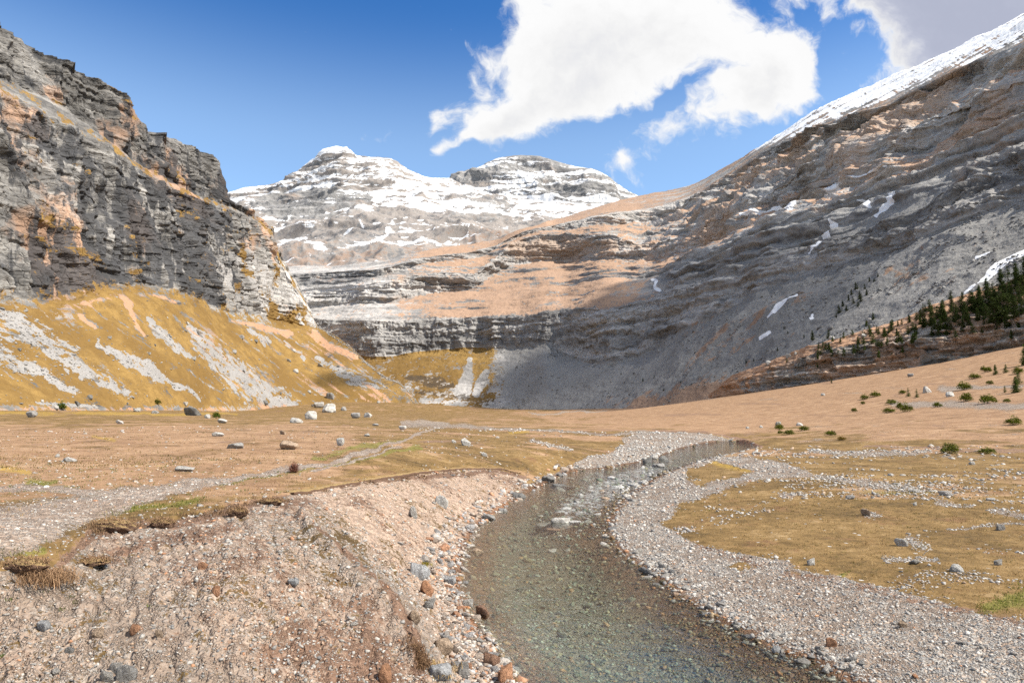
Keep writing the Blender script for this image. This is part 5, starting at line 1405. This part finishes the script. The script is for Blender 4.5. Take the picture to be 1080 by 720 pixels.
G1 = 'pines crowded on the rock bench'
big = [(1050, 343, 30, 'tall dark pine in the thick clump above the pale ledge, left of its pair'), (1058, 338, 35, 'tallest dark pine in the thick clump near the right border'), (1066, 318, 19, 'pine standing behind the tallest pine near the right border'),
       (1076, 318, 22, 'dark pine at the right border of the view, upper one'), (1079, 309, 15, 'highest pine at the right border'), (1033, 311, 11, 'slender pine alone on the skyline of the bench'), (1040, 311, 7, 'short pine right of the slender skyline pine'),
       (983, 343, 20, 'tall pine at the left front of the middle stand'), (995, 340, 16, 'dense pine right of the tall one in the middle stand'), (974, 333, 13, 'pine at the upper left end of the middle stand'), (1003, 315, 9, 'round pine on the skyline beside the snow streak'),
       (1015, 315, 8, 'small pine on the skyline right below the tip of the snow streak'), (995, 324, 9, 'pine on the slope below the round skyline pine'), (946, 367, 11, 'pine on the dark rock of the lower bench'), (927, 367, 9, 'pine low on the orange ledge, left part of the bench'),
       (857, 359, 11, 'dark pine standing alone at the lower edge of the grey scree'), (874, 357, 9, 'dark pine, left of the pair at the scree edge'), (921, 337, 8, 'dark pine beside the pale block at the scree edge'), (1074, 345, 10, 'pine on the pale rocks at the right border'), (877, 404, 5, 'small pine at the foot of the rock step')]
for px, py, h, lab in big: pine(px, py, h, lab, G1)
for px, py, h in [(940, 349, 11), (951, 342, 6), (959, 340, 9), (967, 338, 9), (1009, 335, 15), (1016, 329, 15), (1022, 331, 17), (1028, 327, 15), (1037, 325, 13), (1045, 345, 18), (966, 354, 13), (983, 354, 9), (1002, 349, 12), (1016, 349, 14), (1026, 352, 11), (1038, 345, 9),
                  (1008, 356, 9), (1067, 357, 10), (933, 354, 9), (946, 354, 8), (976, 328, 8), (1071, 335, 24), (1063, 330, 22), (1078, 330, 20), (1055, 326, 16), (1046, 330, 15), (1062, 345, 22), (1040, 336, 16), (1031, 338, 14), (1012, 343, 12), (990, 350, 11), *[(px_, int(388 - .062 * (px_ - 980) - (px_ - 980) * .38 - 40 + dy_), 13 + (px_ - 980) * .09 + dh_) for px_, dy_, dh_ in [(986, 2, 0), (993, -6, 2), (999, 5, -2), (1004, -9, 1), (1007, 3, 4), (1013, -5, 0), (1018, 6, 3), (1024, -8, -2), (1027, 2, 5), (1033, -4, 1), (1035, 8, 2), (1041, -10, 0), (1043, 4, 5), (1048, -3, -3), (1051, 9, 2), (1056, -9, 3), (1059, 3, 0), (1064, -4, 6), (1067, 8, -3), (1072, -8, 2), (1074, 2, 4), (1079, 7, 0), (1082, -5, 5), (1088, 3, 2), (1094, -2, 4)]], (1052, 355, 12), (1022, 343, 13), (1036, 352, 9), (974, 345, 11), (1085, 325, 22), (1092, 335, 24), (1100, 322, 20)]:
    pine(px, py, h, 'dark green pine in the dense stand on the rock bench', G1, (.75, .8, .75))
for px, py, h in [(863, 374, 7), (868, 366, 6), (899, 353, 6), (890, 357, 8), (878, 360, 6), (917, 350, 8), (921, 362, 10), (933, 355, 10), (940, 347, 9), (927, 377, 8), (941, 378, 7), (914, 344, 7), (830, 382, 5), (842, 387, 4), (862, 387, 5), (905, 362, 7), (912, 369, 6), (951, 360, 8), (958, 352, 9), (936, 364, 9), (925, 350, 7), (962, 362, 8), (952, 372, 7), (910, 355, 7)]:
    pine(px, py, h, 'small pine scattered on the orange left part of the bench', 'scattered pines on the bench', (1.25, 1.3, .9))
for px, py, h in [(820, 370, 4), (787, 383, 4), (795, 381, 3), (848, 356, 4), (827, 347, 4), (831, 352, 3), (1054, 296, 4), (1058, 292, 4), (812, 388, 3), (700, 412, 3), (718, 404, 3), (655, 395, 3), (690, 398, 3), (678, 402, 4)]:
    pine(px, py, h, 'lone tiny dark pine on the grey scree', 'lone pines on the scree', (.8, .8, .9))
for px, py, h in [(898, 311, 7), (903, 305, 8), (907, 315, 9), (889, 323, 7), (885, 330, 9), (882, 335, 6), (912, 305, 7), (917, 297, 5), (922, 297, 5), (895, 317, 7), (908, 318, 8), (900, 320, 7), (893, 328, 7), (914, 311, 6), (905, 323, 6), (926, 292, 4)]:
    pine(px, py, h, 'dark pine in the grove on the gully of the grey slope', 'grove on the grey slope', (.7, .7, .8))
rp = random.Random(5)
for q in range(46):
    px_ = rp.uniform(862, 1000); top_ = np.interp(px_, [861, 894, 943, 1004], [363, 353, 338, 314]); bot_ = np.interp(px_, [861, 894, 943, 1004], [380, 371, 363, 350])
    t_ = rp.random(); pine(px_, top_ + 4 + (bot_ - top_) * t_, rp.uniform(5, 10) + max(0, px_ - 930) * .06, 'small pine scattered on the orange left part of the bench', 'scattered pines on the bench', (.95, 1.0, .8))
# low pines and shrubs of the right meadow
for px, py, h, lab in [(1072, 414, 17, 'bushy young pine at the right border, front of its clump'), (1074, 405, 13, 'bushy young pine at the right border, back of its clump'), (1050, 395, 11, 'young pointed pine with a low bush at its foot, right meadow'), (1061, 393, 9, 'slim young pine right of the pointed one'), (958, 418, 9, 'small young pine left of the pale angular boulder'), (967, 419, 9, 'small young pine touching the pale angular boulder'), (1060, 414, 8, 'little pine left of the bushy pair at the right border'), (1082, 385, 22, 'dark pine cut by the right border below the rock step')]:
    pine(px, py, h, lab, 'young pines on the right meadow', (1.2, 1.3, .85))
GS = 'low shrubs on the right meadow'
for px, py, w, h, lab in [(1002, 478, 17, 11, 'bright green pointed shrub on the old channel edge'), (1041, 478, 17, 6, 'low yellow green shrub on the old channel edge, right of the pointed one'), (1069, 448, 15, 8, 'dark dome shrub near the right border above the tan meadow'), (1042, 425, 16, 9, 'broad dark green shrub, lower right of the white boulders'), (1019, 423, 12, 9, 'round dark shrub just right of the hollow white boulder'),
                          (1017, 411, 13, 8, 'dark shrub above the hollow white boulder'), (1028, 399, 11, 5, 'flat shrub higher up the meadow by the tree group'), (1042, 392, 8, 5, 'small shrub left of the pointed young pine'), (1037, 391, 5, 5, 'tiny shrub at the left end of the tree group'), (1074, 394, 10, 7, 'dark shrub at the right border under the rock step'), (1044, 405, 7, 4, 'small dark shrub in the grey stony strip'), (989, 429, 9, 5, 'small dark shrub below the white boulders'),
                          (956, 434, 12, 8, 'rounded green shrub, right of the pair below the young pines'), (938, 435, 13, 5, 'low spreading shrub, left of the pair below the young pines'), (949, 431, 6, 7, 'upright little shrub behind the rounded pair'), (940, 426, 10, 5, 'olive shrub above the spreading one'), (952, 415, 7, 4, 'small shrub left of the small young pines'), (923, 418, 11, 5, 'low shrub on the orange slope, upper left of the group'), (912, 421, 9, 5, 'olive shrub at the left end of the group'),
                          (910, 426, 5, 3, 'tiny olive shrub under the left end of the group'), (901, 434, 6, 4, 'small shrub out on the tan meadow'), (822, 453, 10, 6, 'green shrub in front of the grey rock on the far meadow'), (832, 458, 11, 5, 'olive spreading shrub right below the grey rock'), (848, 454, 10, 5, 'green shrub in front of the pale rock on the far meadow'), (876, 459, 12, 5, 'single green shrub on the tan meadow'), (823, 457, 6, 3, 'tiny shrub below the green one on the far meadow'), (1062, 424, 7, 4, 'brownish shrub left of the right border clump')]:
    shrub(px, py, w, h, lab, GS, (1, 1, 1) if 'olive' in lab or 'yellow' in lab or 'bright' in lab else (.9, .92, .65))
shrub(888, 464, 9, 4, 'brown withered shrub on the tan meadow', GS, (1.5, .9, 1.0))
shrub(65, 432, 9, 8, 'dark green bush at the foot of the left slope', None, (.6, .75, .6)); shrub(228, 441, 8, 7, 'small dark green shrub beside the dark flat topped boulder', None, (.6, .75, .6)); shrub(166, 426, 7, 5, 'small dull bush on the lower grass slope', None, (.9, .8, .7))
# bare reddish bush by the path
def bare_bush(px, py, w, h):
    loc, _ = hit(px, py); s = w / FPX * loc.y / 2; H = h / FPX * loc.y; r = np.random.default_rng(9)
    n = 240; a = r.uniform(0, 6.28, n); el = np.arccos(r.uniform(0.05, 1, n)); d = np.stack([np.cos(a) * np.sin(el) * s, np.sin(a) * np.sin(el) * s, np.cos(el) * H], -1)
    tv, tf = [], []
    for q in d:
        p = np.zeros(3); pts_ = [p, q * .5 + r.normal(0, s * .08, 3), q * r.uniform(.8, 1.05) + r.normal(0, s * .12, 3)]
        for u0, u1, w0 in ((pts_[0], pts_[1], .012), (pts_[1], pts_[2], .008)):
            o = len(tv)
            for pp, rd in ((u0, w0), (u1, w0 * .6)):
                for t in range(3): tv.append(pp + np.array([math.cos(2.1 * t), math.sin(2.1 * t), .3 * math.sin(2.1 * t)]) * rd)
            for t in range(3): tf.append((o + t, o + (t + 1) % 3, o + 3 + (t + 1) % 3, o + 3 + t))
    k = NT('red_twig'); m = k.surf(k.bsdf(k.mix(k.noise(k.pos(), 8), (.12, .05, .035), (.26, .13, .09)), .9))
    link('bare_bush', mesh_from('bare_bush', np.array(tv), np.array(tf), m, True), None, None, 'leafless reddish brown bush standing beside the path', 'bush', None, loc)
bare_bush(310, 498, 13, 11)
# ------------------------------------------------------------------ sun, sky, camera
SUN_EL, SUN_AZ = math.radians(49), math.radians(109)      # azimuth measured clockwise from +Y (the view)
sd = bpy.data.lights.new('sun', 'SUN'); sd.energy = 5.0; sd.angle = math.radians(.53); sd.color = (1, .93, .82)
so = bpy.data.objects.new('sun', sd); COL.objects.link(so)
svec = Vector((math.sin(SUN_AZ) * math.cos(SUN_EL), math.cos(SUN_AZ) * math.cos(SUN_EL), math.sin(SUN_EL)))
so.rotation_euler = (-svec).to_track_quat('-Z', 'Y').to_euler(); so.location = svec * 300

def cloud(poly, top, label):
    """an unseen cumulus placed between the sun and the slope, so that it shades the ground inside the outline"""
    P = []
    for p in poly:
        loc, _ = hit(*p)
        if loc is None: continue
        q = loc + svec * ((top - loc.z) / svec.z); P.append((q.x, q.y))
    P = np.array(P); lo, hi = P.min(0) - 60, P.max(0) + 60
    n = 150; gx, gy = np.meshgrid(np.linspace(lo[0], hi[0], n), np.linspace(lo[1], hi[1], n), indexing='ij')
    W = np.stack([gx / 130, gy / 130, 0 * gx], -1); size = min(hi - lo)
    sd_ = poly_sd(gx + 26 * fbm(W, 5, .6, seed=901) * min(1, size / 500), gy + 26 * fbm(W + 9, 5, .6, seed=902) * min(1, size / 500), P)
    soft = min(40, size * .2)
    body = sstep(soft * .6, -soft, sd_); puff = np.clip(ridged(W * 1.4, 5, seed=903), 0, 2)
    tz = top + body * (40 + 90 * puff) * min(1, size / 400); bz = top - body * (14 + 12 * fbm(W * 2, 3, seed=905))
    V = np.concatenate([np.stack([gx, gy, tz], -1).reshape(-1, 3), np.stack([gx, gy, bz - .5], -1).reshape(-1, 3)])
    F = grid_faces(n, n); keep = (body.ravel()[F] > .01).any(1); F = F[keep]
    F = np.concatenate([F, F[:, ::-1] + n * n]); used, inv = np.unique(F, return_inverse=True)
    k = NT('cloud_vapour'); th = k.attr('thick').outputs['Fac']
    d = k.n('ShaderNodeBsdfDiffuse'); k.put(d.inputs[0], (.85, .85, .85)); t = k.n('ShaderNodeBsdfTranslucent'); k.put(t.inputs[0], (.8, .8, .8))
    m = k.n('ShaderNodeMixShader'); m.inputs[0].default_value = .5; k.t.links.new(d.outputs[0], m.inputs[1]); k.t.links.new(t.outputs[0], m.inputs[2])
    tr = k.n('ShaderNodeBsdfTransparent'); m2 = k.n('ShaderNodeMixShader'); k.put(m2.inputs[0], k.m('MULTIPLY', th, .95)); k.t.links.new(tr.outputs[0], m2.inputs[1]); k.t.links.new(m.outputs[0], m2.inputs[2])
    link('cloud', mesh_from('cloud', V[used], inv.reshape(F.shape), k.surf(m2.outputs[0]), True, {'thick': np.tile(body.ravel(), 2)[used]}), kind='stuff', label=label)
cloud([(500, 427), (535, 398), (562, 362), (578, 330), (583, 327), (620, 322), (650, 312), (690, 290), (740, 272), (790, 258), (840, 252), (880, 262), (905, 290), (895, 330), (850, 366), (800, 388), (760, 409), (700, 424), (640, 429), (560, 431)], 1500, 'unseen cumulus cloud that shades the right-hand slope')
cloud([(330, 402), (342, 396), (360, 394), (385, 397), (399, 404), (375, 406), (350, 405)], 1100, 'small unseen cloud that shades the left slope')

world = bpy.data.worlds.new('World'); scene.world = world; world.use_nodes = True
def build_sky():
    t = world.node_tree; t.nodes.clear()
    k = NT.__new__(NT); k.t = t
    out = t.nodes.new('ShaderNodeOutputWorld'); bg = t.nodes.new('ShaderNodeBackground')
    sky = t.nodes.new('ShaderNodeTexSky'); sky.sky_type = 'NISHITA'; sky.sun_disc = False
    sky.sun_elevation = SUN_EL; sky.sun_rotation = SUN_AZ; sky.altitude = 1800; sky.air_density = 1.0; sky.dust_density = .6; sky.ozone_density = 2.0
    d = k.n('ShaderNodeTexCoord').outputs['Generated']
    x, y, z = k.sepv(d)[:3]
    yy = k.m('MAXIMUM', y, .02)
    a = k.m('DIVIDE', x, yy); e = k.m('DIVIDE', z, yy)          # bearing and height of the sky direction
    # position relative to a cloud field on a layer of cumulus
    P = k.n('ShaderNodeCombineXYZ'); k.put(P.inputs[0], a); k.put(P.inputs[1], e); P = P.outputs[0]
    def cloud(off):
        Pq = k.v('ADD', P, (off[0], off[1], 0))
        w = k.v('MULTIPLY', k.v('SUBTRACT', k.noise(Pq, 6.0, 4, .6, col=True), (.5, .5, .5)), (.10, .10, 0))
        Pw = k.v('ADD', Pq, w)
        X, Y = k.sepv(Pw)[:2]
        tot = None
        for (px, py, rx, ry, rot, amp) in CLOUDS:
            ca, ce = ray(px, py); c, s = math.cos(rot), math.sin(rot)
            dx = k.m('SUBTRACT', X, float(ca)); dy = k.m('SUBTRACT', Y, float(ce))
            u = k.m('ADD', k.m('MULTIPLY', dx, c / rx), k.m('MULTIPLY', dy, s / rx))
            v = k.m('ADD', k.m('MULTIPLY', dx, -s / ry), k.m('MULTIPLY', dy, c / ry))
            r2 = k.m('ADD', k.m('MULTIPLY', u, u), k.m('MULTIPLY', v, v))
            g = k.m('MULTIPLY', k.m('EXPONENT', k.m('MULTIPLY', r2, -1.0)), amp)
            tot = g if tot is None else k.m('ADD', tot, g)
        n = k.noise(Pw, 8.5, 10, .62)
        n2 = k.noise(Pw, 24.0, 6, .62)
        f = k.m('ADD', tot, k.m('ADD', k.m('MULTIPLY', k.m('SUBTRACT', n, .5), 2.4), k.m('MULTIPLY', k.m('SUBTRACT', n2, .5), .9)))
        return f, tot
    f, tot = cloud((0, 0))
    cov = k.rng(f, .30, .85)
    f2, _ = cloud((.035, .03))                                   # thickness toward the sun
    thick = k.m('ADD', k.m('MULTIPLY', f, .45), k.m('MULTIPLY', f2, .55))
    lit = k.rng(thick, .8, 2.0, 1.0, .80)
    g1 = k.rng(k.m('ADD', a, k.m('MULTIPLY', e, .25)), .56, .74, 0, 1)    # the thick bank over the right mountain
    lit = k.m('MULTIPLY', lit, k.m('SUBTRACT', 1.0, k.m('MULTIPLY', g1, k.rng(f, .5, 1.3, .0, .30))))
    ccol = k.mix(k.rng(lit, .5, .95), (.82, .88, 1.12), (1.0, 1.0, 1.0))
    ccol = k.v('MULTIPLY', ccol, k.v('MULTIPLY', k.v('ADD', (0, 0, 0), lit), (CLOUD_RAD,) * 3))
    # unseen cumulus added over the rest of the sky to whiten the fill light
    gain = k.v('MULTIPLY', sky.outputs[0], k.mix(k.rng(z, .36, .55), (1.45, 1.5, 1.43), (.33, .76, 1.14)))
    pl = k.m('ADD', k.m('ABSOLUTE', z), .22)
    Q = k.n('ShaderNodeCombineXYZ'); k.put(Q.inputs[0], k.m('DIVIDE', x, pl)); k.put(Q.inputs[1], k.m('DIVIDE', y, pl))
    fr = k.rng(k.noise(Q.outputs[0], 1.3, 8, .6), .42, .56)
    away = k.m('MAXIMUM', k.rng(y, .15, -.1), k.rng(z, .56, .70))
    cov = k.m('MAXIMUM', k.m('MULTIPLY', cov, k.rng(y, .05, .2)), k.m('MULTIPLY', fr, away))
    col = k.mix(cov, gain, ccol)
    k.put(bg.inputs[0], col); bg.inputs[1].default_value = SKY_STR
    t.links.new(bg.outputs[0], out.inputs['Surface'])
SKY_STR = .10
HAZE = 0
CLOUD_RAD = 5.45
CLOUDS = [(605, 60, .13, .075, .35, 1.0), (690, 35, .17, .07, .1, 1.0), (535, 118, .075, .042, .35, .85), (760, 112, .12, .058, .42, .95), (640, 100, .07, .04, .2, .5), (815, 58, .045, .05, 0, .6), (835, 100, .03, .03, 0, .5),
          (560, 8, .04, .04, .6, .6), (690, -30, .20, .055, 0, .7), (470, 158, .035, .014, .5, .6), (463, 120, .016, .035, -.2, .5), (495, 75, .02, .02, 0, .4), (1030, 25, .155, .15, .3, 1.35), (1090, -30, .22, .12, 0, 1.2), (660, 165, .025, .014, 0, .5), (765, 30, .05, .05, 0, .4),
          (722, 92, .11, .014, .46, -.55), (520, 142, .05, .02, .2, .7), (575, 120, .06, .04, .2, .4), (872, 55, .016, .06, -.15, -.5), (845, 60, .04, .08, -.1, .45), (850, 10, .025, .03, 0, -.5), (640, 140, .06, .018, .3, -.35)]
build_sky()

# thin valley air
hz = bpy.data.materials.new('valley_air'); hz.use_nodes = True; ht = hz.node_tree; ht.nodes.clear()
ho = ht.nodes.new('ShaderNodeOutputMaterial'); hv = ht.nodes.new('ShaderNodeVolumePrincipled'); hv.inputs['Color'].default_value = (.86, .92, 1, 1); hv.inputs['Density'].default_value = HAZE; hv.inputs['Anisotropy'].default_value = .2
ht.links.new(hv.outputs[0], ho.inputs['Volume'])
bmh = bmesh.new(); bmesh.ops.create_cube(bmh, size=1); hm = bpy.data.meshes.new('haze'); bmh.to_mesh(hm); bmh.free(); hm.materials.append(hz)
lowest = min(float(v[:, 2].min()) for v, f in LOFTS); highest = max(float(v[:, 2].max()) for v, f in LOFTS)
if HAZE > 0: link('haze', hm, kind='stuff', loc=(0, 0, (lowest - 1 + highest + 20) / 2), scale=(11000, 11000, highest + 21 - lowest))

cam = bpy.data.cameras.new('camera'); cam.lens = 24; cam.sensor_width = 36; cam.clip_end = 20000; cam.clip_start = .1
co = bpy.data.objects.new('camera', cam); COL.objects.link(co)
co.location = (0, 0, CAM_Z); co.rotation_euler = (math.pi / 2 + PITCH, 0, 0)
scene.camera = co
scene.view_settings.view_transform = 'Standard'; scene.view_settings.look = 'None'
scene.view_settings.exposure = .85; scene.view_settings.gamma = 1
scene.render.engine = 'CYCLES'
scene.cycles.max_bounces = 6; scene.cycles.diffuse_bounces = 3; scene.cycles.glossy_bounces = 2; scene.cycles.transmission_bounces = 4; scene.cycles.transparent_max_bounces = 16; scene.cycles.volume_bounces = 0
scene.cycles.use_adaptive_sampling = True; scene.cycles.adaptive_threshold = .02
scene.cycles.use_denoising = False
scene.cycles.denoiser = 'OPENIMAGEDENOISE'; scene.cycles.denoising_input_passes = 'RGB_ALBEDO_NORMAL'; scene.cycles.denoising_prefilter = 'ACCURATE'
